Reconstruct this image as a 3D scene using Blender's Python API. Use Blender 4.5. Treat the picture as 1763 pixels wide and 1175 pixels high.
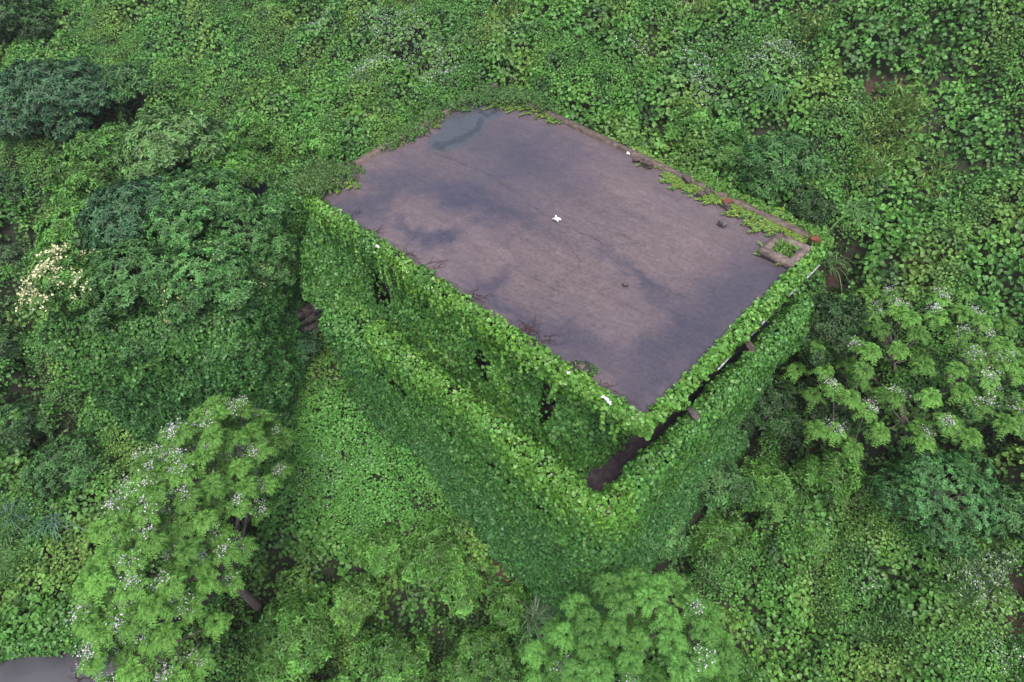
import bpy, math, random
import numpy as np
from mathutils import Matrix, Vector

S = bpy.context.scene
for o in list(bpy.data.objects): bpy.data.objects.remove(o)
COL = S.collection
rng = np.random.default_rng(7)
random.seed(7)

# ------------------------------------------------------------------ camera
CXP, CYP, FPX, CZ = 881.5, 587.5, 1103.0, 20.0
M = np.array([[0.7117302508625762, -0.48390106215389, 0.5091952592605625],
              [0.6999225105226872, 0.5499974170424847, -0.45564385270758817],
              [-0.059569533074495196, 0.6806927377994659, 0.7301430458727622]])
cam_d = bpy.data.cameras.new('camera'); cam = bpy.data.objects.new('camera', cam_d); COL.objects.link(cam)
mw = Matrix([list(M[0]) + [0], list(M[1]) + [0], list(M[2]) + [CZ], [0, 0, 0, 1]])
cam.matrix_world = mw
cam_d.sensor_width = 36; cam_d.lens = 36 * FPX / 1763; cam_d.clip_end = 600; cam_d.clip_start = .1
S.camera = cam
# ------------------------------------------------------------------ world, sun, exposure
SUN_EL, SUN_AZ = math.radians(66), math.radians(-35)     # azimuth of the sun, counted from +x towards +y
w = bpy.data.worlds.new('World'); S.world = w; w.use_nodes = True
nt = w.node_tree; nt.nodes.clear()
sky = nt.nodes.new('ShaderNodeTexSky'); sky.sky_type = 'NISHITA'; sky.sun_disc = False
sky.sun_elevation = SUN_EL; sky.sun_rotation = math.pi / 2 - SUN_AZ
sky.dust_density = 6; sky.air_density = 1.0; sky.ozone_density = 1.5
bg = nt.nodes.new('ShaderNodeBackground'); bg.inputs['Strength'].default_value = 0.135
wo = nt.nodes.new('ShaderNodeOutputWorld')
nt.links.new(sky.outputs[0], bg.inputs[0]); nt.links.new(bg.outputs[0], wo.inputs[0])
sd = bpy.data.lights.new('sun', 'SUN'); sd.energy = 1.5; sd.angle = math.radians(42); sd.color = (1, .95, .88)
so = bpy.data.objects.new('sun', sd); COL.objects.link(so)
sv = Vector((math.cos(SUN_EL) * math.cos(SUN_AZ), math.cos(SUN_EL) * math.sin(SUN_AZ), math.sin(SUN_EL)))
so.rotation_euler = sv.to_track_quat('Z', 'Y').to_euler(); so.location = (0, 0, 60)
S.view_settings.view_transform = 'Standard'; S.view_settings.look = 'None'
S.view_settings.exposure = 1.0; S.view_settings.gamma = 1

# ------------------------------------------------------------------ helpers
def at(px, py, h):
    """world point seen at photo pixel (px,py), h metres below the camera"""
    r = M @ np.array([px - CXP, -(py - CYP), -FPX]); r = r * (-h / r[2])
    return np.array([r[0], r[1], CZ - h])
def proj(P):
    q = (np.asarray(P, float) - [0, 0, CZ]) @ M
    z = np.minimum(q[..., 2], -1e-3)
    return CXP + FPX * q[..., 0] / -z, CYP - FPX * q[..., 1] / -z
class Wave:
    """smooth pseudo-noise: a sum of random cosines, about -1..1"""
    def __init__(s, scale, seed, n=14, dim=3):
        r = np.random.default_rng(seed)
        k = r.normal(size=(n, dim)); k /= np.linalg.norm(k, axis=1)[:, None]
        s.k = k * (2 * np.pi / scale) * r.uniform(.6, 1.9, (n, 1)); s.p = r.uniform(0, 6.28, n); s.n = n
    def __call__(s, P):
        P = np.asarray(P, float)[..., :s.k.shape[1]]
        return np.cos(P @ s.k.T + s.p).sum(-1) * (1.25 / math.sqrt(s.n))
def nrm(v): return v / np.maximum(np.linalg.norm(v, axis=-1, keepdims=True), 1e-9)
def sstep(a, b, x): t = np.clip((x - a) / (b - a), 0, 1); return t * t * (3 - 2 * t)

def mesh_obj(name, V, F, mat, parent=None, col=None, smooth=False, loc=None):
    """V (n,3); F list of int arrays, each (m,k); col (n,3) per vertex base colour"""
    me = bpy.data.meshes.new(name)
    V = np.ascontiguousarray(V, dtype=np.float32)
    if loc is not None: V = V - np.asarray(loc, np.float32)
    if isinstance(F, np.ndarray): F = [F]
    F = [np.asarray(f, np.int32) for f in F if len(f)]
    loops = np.concatenate([f.ravel() for f in F]); sizes = np.concatenate([np.full(len(f), f.shape[1], np.int32) for f in F])
    me.vertices.add(len(V)); me.vertices.foreach_set('co', V.ravel())
    me.loops.add(len(loops)); me.loops.foreach_set('vertex_index', loops)
    me.polygons.add(len(sizes)); me.polygons.foreach_set('loop_start', np.concatenate([[0], np.cumsum(sizes)[:-1]]).astype(np.int32))
    if smooth: me.polygons.foreach_set('use_smooth', np.ones(len(sizes), bool))
    if col is not None:
        a = me.attributes.new('tone', 'FLOAT_COLOR', 'POINT')
        c = np.ones((len(V), 4), np.float32); c[:, :col.shape[1]] = col; a.data.foreach_set('color', c.ravel())
    me.update(calc_edges=True); me.materials.append(mat)
    o = bpy.data.objects.new(name, me); COL.objects.link(o)
    if parent is not None: o.parent = parent
    if loc is not None: o.location = loc
    return o
def tag(o, label=None, cat=None, group=None, kind=None):
    if label: o['label'] = label
    if cat: o['category'] = cat
    if group: o['group'] = group
    if kind: o['kind'] = kind
    return o
def thing(name, loc, label, cat, group=None):
    o = bpy.data.objects.new(name, None); COL.objects.link(o); o.location = loc; o.empty_display_size = .3
    return tag(o, label, cat, group)
def part(name, V, F, mat, par, **k):
    """a child mesh, vertices given in world space"""
    o = mesh_obj(name, np.asarray(V, float) - np.array(par.location), F, mat, par, **k); return o
class MB:
    """collects polygons"""
    def __init__(s): s.v = []; s.f = {}; s.n = 0
    def add(s, V, F):
        V = np.asarray(V, float); s.v.append(V)
        for f in F: s.f.setdefault(len(f), []).append([i + s.n for i in f])
        s.n += len(V); return s
    def box(s, a, b, j=0):
        a = np.array(a, float); b = np.array(b, float)
        V = np.array([[(a, b)[i][0], (a, b)[k][1], (a, b)[l][2]] for l in (0, 1) for k in (0, 1) for i in (0, 1)])
        if j: V = V + rng.normal(size=V.shape) * j
        return s.add(V, [(0, 2, 3, 1), (4, 5, 7, 6), (0, 1, 5, 4), (2, 6, 7, 3), (0, 4, 6, 2), (1, 3, 7, 5)])
    def prism(s, poly, z0, z1):
        n = len(poly); V = [(x, y, z0) for x, y in poly] + [(x, y, z1) for x, y in poly]
        return s.add(V, [tuple(range(n))[::-1], tuple(range(n, 2 * n))] + [(i, (i + 1) % n, n + (i + 1) % n, n + i) for i in range(n)])
    def tube(s, P, R, k=7):
        P = np.asarray(P, float); T = nrm(np.gradient(P, axis=0)); up = np.array([.31, .2, .93])
        A = nrm(np.cross(T, up)); B = np.cross(T, A); a = np.arange(k) * 2 * np.pi / k
        V = P[:, None] + np.asarray(R, float)[:, None, None] * (A[:, None] * np.cos(a)[None, :, None] + B[:, None] * np.sin(a)[None, :, None])
        F = [(i * k + j, i * k + (j + 1) % k, (i + 1) * k + (j + 1) % k, (i + 1) * k + j) for i in range(len(P) - 1) for j in range(k)]
        F += [tuple(range(k))[::-1], tuple((len(P) - 1) * k + j for j in range(k))]
        return s.add(V.reshape(-1, 3), F)
    def out(s): return np.concatenate(s.v), [np.array(f) for f in s.f.values()]
    def build(s, name, mat, par=None, **k):
        V, F = s.out()
        return part(name, V, F, mat, par, **k) if par is not None else mesh_obj(name, V, F, mat, **k)

# ------------------------------------------------------------------ materials
def material(name, rough=.7, spec=.3):
    m = bpy.data.materials.new(name); m.use_nodes = True; b = m.node_tree.nodes['Principled BSDF']
    b.inputs['Roughness'].default_value = rough; b.inputs['Specular IOR Level'].default_value = spec
    return m, m.node_tree, b
def leaf_material(name, trans=.25, rough=.45, spec=.35):
    m, t, b = material(name, rough, spec)
    a = t.nodes.new('ShaderNodeAttribute'); a.attribute_name = 'tone'
    no = t.nodes.new('ShaderNodeTexNoise'); no.inputs['Scale'].default_value = 23; no.inputs['Detail'].default_value = 2
    tc = t.nodes.new('ShaderNodeTexCoord'); t.links.new(tc.outputs['Object'], no.inputs['Vector'])
    hs = t.nodes.new('ShaderNodeHueSaturation'); mr = t.nodes.new('ShaderNodeMapRange')
    mr.inputs['To Min'].default_value = .75; mr.inputs['To Max'].default_value = 1.25
    t.links.new(no.outputs['Fac'], mr.inputs['Value']); t.links.new(mr.outputs[0], hs.inputs['Value'])
    t.links.new(a.outputs['Color'], hs.inputs['Color']); t.links.new(hs.outputs[0], b.inputs['Base Color'])
    tr = t.nodes.new('ShaderNodeBsdfTranslucent'); mx = t.nodes.new('ShaderNodeMixShader'); mx.inputs[0].default_value = trans
    t.links.new(hs.outputs[0], tr.inputs['Color'])
    t.links.new(b.outputs[0], mx.inputs[1]); t.links.new(tr.outputs[0], mx.inputs[2])
    t.links.new(mx.outputs[0], t.nodes['Material Output'].inputs['Surface'])
    return m
def noisy(name, c1, c2, scale=6, rough=.85, bump=.3, spec=.25, detail=8):
    m, t, b = material(name, rough, spec)
    no = t.nodes.new('ShaderNodeTexNoise'); no.inputs['Scale'].default_value = scale; no.inputs['Detail'].default_value = detail
    tc = t.nodes.new('ShaderNodeTexCoord'); t.links.new(tc.outputs['Object'], no.inputs['Vector'])
    cr = t.nodes.new('ShaderNodeValToRGB'); cr.color_ramp.elements[0].position = .3; cr.color_ramp.elements[1].position = .7
    cr.color_ramp.elements[0].color = (*c1, 1); cr.color_ramp.elements[1].color = (*c2, 1)
    t.links.new(no.outputs['Fac'], cr.inputs[0]); t.links.new(cr.outputs[0], b.inputs['Base Color'])
    if bump:
        bp = t.nodes.new('ShaderNodeBump'); bp.inputs['Strength'].default_value = bump; bp.inputs['Distance'].default_value = .03
        t.links.new(no.outputs['Fac'], bp.inputs['Height']); t.links.new(bp.outputs[0], b.inputs['Normal'])
    return m
LEAF = leaf_material('leaf'); IVY = leaf_material('ivy_leaf', .2, .4, .4)
SOFT = leaf_material('chinaberry_leaf', .35, .55, .25)
PETAL = leaf_material('petal', .2, .7, .2)
SOIL = noisy('soil', (.55, .55, .55), (1.35, 1.35, 1.35), 5, bump=.6)
t_ = SOIL.node_tree; a_ = t_.nodes.new('ShaderNodeAttribute'); a_.attribute_name = 'tone'; mu = t_.nodes.new('ShaderNodeMix'); mu.data_type = 'RGBA'; mu.blend_type = 'MULTIPLY'; mu.inputs[0].default_value = 1
t_.links.new(a_.outputs['Color'], mu.inputs[6]); t_.links.new([n for n in t_.nodes if n.type == 'VALTORGB'][0].outputs[0], mu.inputs[7]); t_.links.new(mu.outputs[2], t_.nodes['Principled BSDF'].inputs['Base Color'])

BARK = noisy('bark', (.06, .05, .045), (.16, .135, .12), 14)
CONC = noisy('weathered_concrete', (.045, .038, .034), (.150, .115, .10), 7, bump=.7)
WALLM = noisy('dark_render', (.03, .027, .03), (.075, .065, .07), 3)
WHITE = noisy('peeling_white_paint', (.10, .10, .11), (.55, .57, .62), 14)
STONE = noisy('stone', (.035, .03, .033), (.13, .11, .115), 6, bump=.8)
DARKR = noisy('dark_fallen_stone', (.035, .028, .028), (.10, .075, .07), 18)
BRICK = noisy('orange_brick', (.09, .035, .02), (.17, .065, .04), 18)
PALE = noisy('white_plastic', (.6, .62, .66), (.85, .86, .88), 20, .5)
TWIG = noisy('dead_vine', (.03, .018, .02), (.07, .04, .04), 15, bump=0)

# ------------------------------------------------------------------ leaves
LT = np.array([[0, 0, 0], [.5, .28, .10], [.34, .72, .04], [0, 1, -.16], [-.34, .72, .04], [-.5, .28, .10]])
LQ = np.array([[0, 1, 2, 3], [0, 3, 4, 5]])
def leaves(P, D, N, L, W, C):
    """one folded leaf per row: base P, axis D, face normal N, length L, width W, colour C"""
    D = nrm(D); X = nrm(np.cross(D, N)); Z = np.cross(X, D)
    n = len(P); L = np.broadcast_to(L, (n,)); W = np.broadcast_to(W, (n,))
    V = (P[:, None] + X[:, None] * (LT[:, 0] * W[:, None])[..., None] + D[:, None] * (LT[:, 1] * L[:, None])[..., None]
         + Z[:, None] * (LT[:, 2] * L[:, None])[..., None])
    F = (np.arange(n) * 6)[:, None, None] + LQ[None]
    return V.reshape(-1, 3), F.reshape(-1, 4), np.repeat(C, 6, axis=0)
def merge(parts):
    V, F, C, k = [], [], [], 0
    for v, f, c in parts:
        V.append(v); F.append(f + k); C.append(c); k += len(v)
    return np.concatenate(V), np.concatenate(F), np.concatenate(C)
def flat_leaves(P, N, size, C, asp=.95, spread=.55, droop=.25, r=rng):
    """leaves lying roughly on a surface of normal N, tips a little downhill"""
    n = len(P); N2 = nrm(N + r.normal(size=(n, 3)) * spread)
    D = r.normal(size=(n, 3)); D[:, 2] -= droop * 2; D = nrm(np.cross(np.cross(N2, D), N2)); D[:, 2] -= droop * r.uniform(0, 1, n)
    L = size * r.uniform(.7, 1.25, n)
    return leaves(P - D * L[:, None] * .4, D, N2, L, L * asp, C)
def tips(P, N, size, C, k=7, asp=.42, r=rng, lift=.35, droop=.3):
    """a rosette of k leaves at every twig tip P facing N"""
    n = len(P); a = r.normal(size=(n, 3)); A = nrm(np.cross(N, a)); B = np.cross(N, A)
    th = (np.arange(k)[None] * 2.4 + r.uniform(0, 6.28, (n, 1)))
    li = np.linspace(.95, -.1, k)[None] * lift * 2 + r.normal(size=(n, k)) * .15
    D = A[:, None] * np.cos(th)[..., None] + B[:, None] * np.sin(th)[..., None] + N[:, None] * li[..., None]
    D[..., 2] -= droop * .5; D = nrm(D)
    L = size[:, None] * r.uniform(.75, 1.2, (n, k))
    P2 = np.repeat(P[:, None], k, 1) + D * L[..., None] * .1; N2 = nrm(np.repeat(N[:, None], k, 1) + r.normal(size=(n, k, 3)) * .3)
    C2 = np.repeat(C[:, None], k, 1) * r.uniform(.85, 1.15, (n, k, 1))
    return leaves(P2.reshape(-1, 3), D.reshape(-1, 3), N2.reshape(-1, 3), L.ravel(), L.ravel() * asp, C2.reshape(-1, 3))

# ------------------------------------------------------------------ terrain
CP = np.array([(-14, 4.9, 16.9), (-10.9, 4.8, 17.7), (-6.9, 4.6, 18.7), (-4.6, 4.6, 19.2), (-12, 2.5, 18.3), (-8, 2, 19.2), (-18.3, -2, 17.6), (-17, 2.6, 16.4), (-15.8, 6.5, 15),
  (-8, -1, 20.2), (-13, -5, 19.6), (-25, -5, 17), (-32, -1, 15), (0, 3, 20.5), (5, 8, 20.5), (-2.8, 9, 19.6), (-2.6, 13, 18.4), (3, 14, 19), (7, 20, 15.5),
  (-3.6, 15.5, 15.5), (-5, 19, 12.6), (-8.5, 15, 13), (-12, 15, 12), (-16.5, 15, 10.9), (-19, 11, 12), (-25, 8, 13.2), (-27, 3, 15), (-10, 21, 10.2), (-20, 20, 8.6),
  (-30, 15, 10.5), (-37, 8, 11.5), (-5, 25, 9), (3, 25, 11), (-28, 27, 6.5), (8, 30, 8), (-45, 20, 7.5), (-15, 35, 4.5), (0, 19, 14.6), (-5, -15, 22), (-25, -20, 21), (15, 10, 20), (20, 30, 13), (-45, -5, 15)], float)
def tps(r): return np.where(r > 0, r * r * np.log(np.maximum(r, 1e-9)), 0)
_d = np.linalg.norm(CP[:, None, :2] - CP[None, :, :2], axis=2); n_ = len(CP)
_A = np.zeros((n_ + 3, n_ + 3)); _A[:n_, :n_] = tps(_d) + np.eye(n_) * 1.5; _A[:n_, n_] = 1; _A[:n_, n_ + 1:] = CP[:, :2]; _A[n_:, :n_] = _A[:n_, n_:].T
_w = np.linalg.solve(_A, np.concatenate([CP[:, 2], np.zeros(3)]))
HOUSE = np.array([(-17.75, -0.3), (-14.9, 2.7), (-19.6, 8.2), (-24.0, 3.6)])       # plan of the left house
def inpoly(x, y, poly, grow=0):
    c = poly.mean(0); q = c + (poly - c) * (1 + grow / 3.5); ins = np.ones(np.shape(x), bool)
    for i in range(len(q)):
        a, b = q[i], q[(i + 1) % len(q)]; ins &= (b[0] - a[0]) * (y - a[1]) - (b[1] - a[1]) * (x - a[0]) > 0
    return ins
LOWROOF = [at(-230, 1168, 18.6)[:2], at(-160, 1400, 18.6)[:2], at(190, 1300, 18.6)[:2], at(210, 1128, 18.6)[:2], at(168, 1102, 18.6)[:2]]
_lp = np.array(LOWROOF); _a = sum(_lp[i][0] * _lp[(i + 1) % 5][1] - _lp[(i + 1) % 5][0] * _lp[i][1] for i in range(5)); _lp = _lp if _a > 0 else _lp[::-1]
def terrain(x, y):
    x = np.asarray(x, float); y = np.asarray(y, float); sh = x.shape; P = np.stack([np.clip(x, -48, 22).ravel(), np.clip(y, -22, 40).ravel()], 1)
    out = np.zeros(len(P))
    for i in range(0, len(P), 20000):
        q = P[i:i + 20000]; out[i:i + 20000] = tps(np.linalg.norm(q[:, None] - CP[None, :, :2], axis=2)) @ _w[:n_] + _w[n_] + q @ _w[n_ + 1:]
    h = out.reshape(sh); z = CZ - h
    inside = (x > -14.0) & (x < -3.9) & (y > 5.2) & (y < 13.2)
    z = np.where(inside, np.minimum(z, CZ - 16.5), z)
    z = np.where(inpoly(x, y, HOUSE, -.5), np.minimum(z, CZ - 13.5), z)
    z = np.where(inpoly(x, y, _lp, .35), np.minimum(z, CZ - 19.6), z)
    return z
# bumpy skin of the undergrowth on a grid
GX0, GX1, GY0, GY1, GD = -48, 14, -12, 40, .1
gx = np.arange(GX0, GX1, GD); gy = np.arange(GY0, GY1, GD)
GXX, GYY = np.meshgrid(gx, gy, indexing='ij')
TZ = terrain(GXX, GYY)
BZ = np.zeros_like(TZ)
_r = np.random.default_rng(11)
for k in range(4600):
    big = _r.random() < .2
    R = _r.uniform(.9, 1.9) if big else _r.uniform(.3, .85)
    hh = R * _r.uniform(.45, .95); cx_, cy_ = _r.uniform(GX0, GX1), _r.uniform(GY0, GY1)
    if -17.5 < cx_ < -4.5 and -1 < cy_ < 5 and CZ - terrain(cx_, cy_) > 15.5: hh *= .35
    i0, i1 = int((cx_ - R - GX0) / GD), int((cx_ + R - GX0) / GD) + 1; j0, j1 = int((cy_ - R - GY0) / GD), int((cy_ + R - GY0) / GD) + 1
    i0, j0 = max(i0, 0), max(j0, 0); i1, j1 = min(i1, len(gx)), min(j1, len(gy))
    if i1 <= i0 or j1 <= j0: continue
    d2 = ((GXX[i0:i1, j0:j1] - cx_) ** 2 + (GYY[i0:i1, j0:j1] - cy_) ** 2) / R ** 2
    BZ[i0:i1, j0:j1] = np.maximum(BZ[i0:i1, j0:j1], hh * np.sqrt(np.clip(1 - d2, 0, 1)))
SOILS = [(885, 990, .5), (862, 962, .4), (915, 1015, .4), (1500, 168, .45), (1550, 160, .35), (1735, 1030, .4), (1750, 1100, .35), (1440, 470, .4)]
def hit(px, py, up=0.):
    """the point of the pixel's ray that is `up` metres above the terrain"""
    lo, hi = 4., 26.
    hs = np.linspace(lo, hi, 700); P = np.array([at(px, py, 1.) - [0, 0, CZ]]) * hs[:, None] + [0, 0, CZ]
    P[:, 2] = CZ - hs; g = terrain(P[:, 0], P[:, 1]) + up
    i = int(np.argmax(P[:, 2] <= g)); return P[i] if P[i, 2] <= g[i] else P[-1]
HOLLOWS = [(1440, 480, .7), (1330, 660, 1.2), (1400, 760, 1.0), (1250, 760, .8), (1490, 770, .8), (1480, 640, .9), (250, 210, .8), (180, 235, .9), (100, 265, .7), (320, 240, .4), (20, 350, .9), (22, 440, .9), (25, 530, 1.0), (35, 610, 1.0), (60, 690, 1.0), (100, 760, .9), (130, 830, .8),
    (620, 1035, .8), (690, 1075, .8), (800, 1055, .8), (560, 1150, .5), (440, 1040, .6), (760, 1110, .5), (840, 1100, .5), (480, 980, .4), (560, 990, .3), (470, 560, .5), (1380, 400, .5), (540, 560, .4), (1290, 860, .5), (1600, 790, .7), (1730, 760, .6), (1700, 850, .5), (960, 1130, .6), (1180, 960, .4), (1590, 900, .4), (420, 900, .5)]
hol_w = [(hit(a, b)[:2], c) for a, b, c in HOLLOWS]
def hollow(x, y):  # dips dug to read dark; leaves inside are painted darker too
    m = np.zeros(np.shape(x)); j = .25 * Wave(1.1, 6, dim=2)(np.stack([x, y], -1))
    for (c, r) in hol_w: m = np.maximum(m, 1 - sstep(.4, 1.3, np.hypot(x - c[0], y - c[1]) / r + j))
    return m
soil_w = [(hit(a, b)[:2], c) for a, b, c in SOILS]
def soilmask(x, y):
    m = np.zeros(np.shape(x)); j = .3 * Wave(.7, 5, dim=2)(np.stack([x, y], -1))
    for (c, r) in soil_w: m = np.maximum(m, 1 - sstep(.55, 1.1, np.hypot(x - c[0], y - c[1]) / r + j))
    return m
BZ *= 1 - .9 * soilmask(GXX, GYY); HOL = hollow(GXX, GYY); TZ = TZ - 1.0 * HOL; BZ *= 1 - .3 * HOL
BZ *= np.where(inpoly(GXX, GYY, _lp, .5), 0, 1)
_rw = Wave(.9, 3, dim=2)(np.stack([GXX, GYY], -1)); BZ += .07 * _rw
def bil(G, x, y):
    u = np.clip((x - GX0) / GD, 0, len(gx) - 1.001); v = np.clip((y - GY0) / GD, 0, len(gy) - 1.001)
    i = u.astype(int); j = v.astype(int); a = u - i; b = v - j
    return G[i, j] * (1 - a) * (1 - b) + G[i + 1, j] * a * (1 - b) + G[i, j + 1] * (1 - a) * b + G[i + 1, j + 1] * a * b
SZ = TZ + BZ; SNX, SNY = np.gradient(SZ, GD)

# the ground sheet
ax = np.concatenate([np.linspace(-160, -48, 15)[:-1], np.arange(-48, 14.01, .2), np.linspace(14, 130, 15)[1:]])
ay = np.concatenate([np.linspace(-130, -12, 15)[:-1], np.arange(-12, 40.01, .2), np.linspace(40, 160, 15)[1:]])
AX, AY = np.meshgrid(ax, ay, indexing='ij'); AZ = terrain(AX, AY)
inb = (AX > GX0 + .2) & (AX < GX1 - .2) & (AY > GY0 + .2) & (AY < GY1 - .2)
AZ = AZ + np.where(inb, .25 * bil(BZ, AX, AY) - 1.0 * bil(HOL, AX, AY), 0) - .08
idx = np.arange(AX.size).reshape(AX.shape)
Fq = np.stack([idx[:-1, :-1], idx[1:, :-1], idx[1:, 1:], idx[:-1, 1:]], -1).reshape(-1, 4)
gm = (soilmask(AX, AY) * inb)[..., None]
AC = np.array([.016, .020, .011]) * (1 - gm) + np.array([.060, .034, .030]) * gm
ground = mesh_obj('ground', np.stack([AX, AY, AZ], -1).reshape(-1, 3), Fq, SOIL, smooth=True, col=AC.reshape(-1, 3)); tag(ground, kind='structure')

# ------------------------------------------------------------------ undergrowth
G_KUD = np.array([.092, .250, .048]); G_MID = np.array([.072, .200, .042]); G_DRK = np.array([.030, .085, .034]); G_YEL = np.array([.15, .25, .05]); G_BLU = np.array([.07, .17, .06])
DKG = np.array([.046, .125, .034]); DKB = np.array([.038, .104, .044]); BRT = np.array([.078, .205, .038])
def mixc(a, b, t): t = np.asarray(t)[..., None]; return a * (1 - t) + b * t
def tones(P, n, r, base=None, seed=0, vs=1.):
    """leaf colours: broad drifts of species plus leaf to leaf variation"""
    a = Wave(6, 21 + seed)(P); b = Wave(1.6, 22 + seed)(P); c = Wave(3.2, 23 + seed)(P)
    C = mixc(np.broadcast_to(G_MID, (n, 3)), G_KUD, np.clip(.5 + .5 * a, 0, 1)) if base is None else np.broadcast_to(base, (n, 3)).copy()
    C = mixc(C, G_YEL if base is None else base * [1.5, 1.25, .9], np.clip(.15 + .35 * c * vs, 0, 1) * .7)
    C = mixc(C, G_BLU if base is None else base * [.8, .95, 1.3], np.clip(.3 * b - .05, 0, 1))
    C = mixc(C, C * .62, np.clip(.35 + .45 * b, 0, 1) * .7 * vs)
    return C * r.uniform(.7, 1.35, (n, 1)) * np.array([1, 1, 1]) * (1 + r.normal(size=(n, 3)) * .06)
def keep_view(P, m=170):
    x, y = proj(P); return (x > -m) & (x < 1763 + m) & (y > -m) & (y < 1175 + m)
def clear_of_buildings(x, y, g=.0):
    return ~(((x > -14.1) & (x < -3.3) & (y > 5.0) & (y < 13.3)) | inpoly(x, y, HOUSE, .1))
r = np.random.default_rng(5)
n = 6500000
X = r.uniform(-46, 13, n); Y = r.uniform(-11, 39, n)
Z = bil(SZ, X, Y); P = np.stack([X, Y, Z], 1)
k = keep_view(P) & clear_of_buildings(X, Y); k &= ~((Z > CZ - 10.35) & (X > -15.9) & (X < -3.4) & (Y > 6) & (Y < 14.45)); k &= ~inpoly(X, Y, _lp, .1)
X, Y, Z, P = X[k], Y[k], Z[k], P[k]
dist = np.linalg.norm(P - [0, 0, CZ], axis=1)
s1 = Wave(5, 31, dim=2)(P); s2 = Wave(2.2, 32, dim=2)(P); s3 = Wave(1.0, 33, dim=2)(P)
size = .102 + .042 * np.clip(s1 + .5 * s2, -1, 1.4)
px, py = proj(P)
size = np.where((px > 850) & (py < 560), size * 1.15, size)
lawn = sstep(0, 1, 1 - np.hypot((px - 640) / 260, (py - 780) / 200)) * (py > 560); size = size * (1 - .3 * lawn)
size = np.clip(size, .06, .15)
dens = 4.6 / (size ** 2 * .62) * np.clip(17 / dist, .6, 1.1)           # leaves per square metre wanted
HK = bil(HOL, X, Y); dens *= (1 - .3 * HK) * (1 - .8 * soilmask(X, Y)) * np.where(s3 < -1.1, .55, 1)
full = n / (59 * 50)
k = r.random(len(X)) < dens / full
print('cap', (dens / full).max(), 'leaves', k.sum())
X, Y, Z, P, size = X[k], Y[k], Z[k], P[k], size[k]; px, py = px[k], py[k]; m = len(X)
N = nrm(np.stack([-bil(SNX, X, Y), -bil(SNY, X, Y), np.ones(m)], 1)); N = nrm(N + [0, 0, .3])
P = P + N * (r.normal(size=(m, 1)) * .05 - .02) - np.array([0, 0, 1]) * (r.random((m, 1)) < .3) * r.uniform(0, .25, (m, 1))
C = tones(P, m, r)
C = mixc(C, np.array([.045, .105, .036]) * r.uniform(.7, 1.3, (m, 1)), .8 * HK[k])  # shade of the hollows put into the leaf colour
C = mixc(C, np.array([.100, .290, .062]) * r.uniform(.75, 1.25, (m, 1)), .85 * np.clip(lawn[k] * 1.6, 0, 1))
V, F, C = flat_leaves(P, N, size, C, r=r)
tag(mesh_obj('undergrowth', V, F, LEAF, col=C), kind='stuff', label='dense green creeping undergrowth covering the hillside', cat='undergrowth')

# ------------------------------------------------------------------ main house
ZR = CZ - 10.0                       # roof top
RX0, RX1, RY0, RY1 = -15.35, -3.55, 6.35, 13.4
ZF = CZ - 13.05                      # balcony floor
def warp(V):
    """the roof is not a true rectangle: its far left corner reaches further back"""
    V = np.array(V, float); t = (RX1 - V[..., 0]) / (RX1 - RX0); y = V[..., 1] - RY0
    V[..., 0] -= .058 * y * t; V[..., 1] = RY0 + y * (1 + .122 * t); return V
house = thing('house', (-9.4, 9.8, CZ - 18), 'two storey house wrapped in ivy under a flat wet brown roof with a balcony', 'house')

# roof surface: a fine grid that carries stains, wet patches and cracks
GR = .03
rx = np.arange(RX0 + .1, RX1 - .1, GR); ry = np.arange(RY0 + .1, RY1 - .1, GR)
RXX, RYY = np.meshgrid(rx, ry, indexing='ij'); RP = warp(np.stack([RXX, RYY, np.full_like(RXX, ZR)], -1))
U, Vv = proj(RP)                      # photo coordinates of every roof vertex, to lay the stains where they are
w1, w2, w3 = Wave(1.6, 41), Wave(.5, 42), Wave(3.5, 43)
RPs = RP * [.45, 1, 1]
jit = .34 * w1(RP) + .14 * w2(RP) + .05 * Wave(.2, 44)(RP)
WU = 9 * w1(RP) + 5 * w2(RP) + 1.5 * Wave(.15, 45)(RP); WV = 6 * Wave(1.4, 46)(RP) + 3.5 * Wave(.5, 49)(RP) + 1.2 * Wave(.15, 50)(RP)
def blob(cx, cy, rx_, ry_, ang=0, soft=.5, j=1.):
    a = math.radians(ang); dx, dy = U + WU * j - cx, Vv + WV * j - cy; u = dx * math.cos(a) + dy * math.sin(a); v = -dx * math.sin(a) + dy * math.cos(a)
    q = np.hypot(u / rx_, v / ry_)
    return 1 - sstep(1 - soft, 1 + soft, q) if soft < .2 else np.exp(-(q / 1.05) ** 2)
wet = np.zeros_like(U)
for b in [(640, 345, 95, 26, -38, .6, .9), (560, 350, 60, 22, 20, .5, .7), (790, 335, 105, 34, 18, .6, 1), (860, 360, 90, 22, 22, .6, 1), (900, 270, 110, 60, 15, .7, 1.2),
          (800, 215, 42, 26, -30, .35, .6), (762, 413, 32, 9, -25, .6, .8), (720, 400, 60, 12, 25, .7, 1), (880, 540, 90, 15, 38, .6, .9), (990, 590, 90, 26, 22, .6, .9),
          (1270, 500, 75, 52, -40, .5, .8), (1200, 560, 65, 45, -35, .6, 1), (1130, 610, 70, 28, -30, .5, .8), (1130, 655, 45, 22, -20, .3, .8), (1090, 690, 40, 40, 0, .6, .6), (1100, 480, 90, 16, 40, .7, 1),
          (1340, 470, 40, 28, -40, .4, .6), (1210, 610, 40, 50, 40, .5, .7), (850, 490, 40, 12, -35, .6, .9)]:
    wet = wet + (1 - wet) * blob(*b) * .8
pud = np.maximum(blob(795, 218, 62, 25, -38, .12, .5), blob(835, 190, 34, 13, 5, .12, .5))
rim = np.zeros_like(U)
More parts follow.
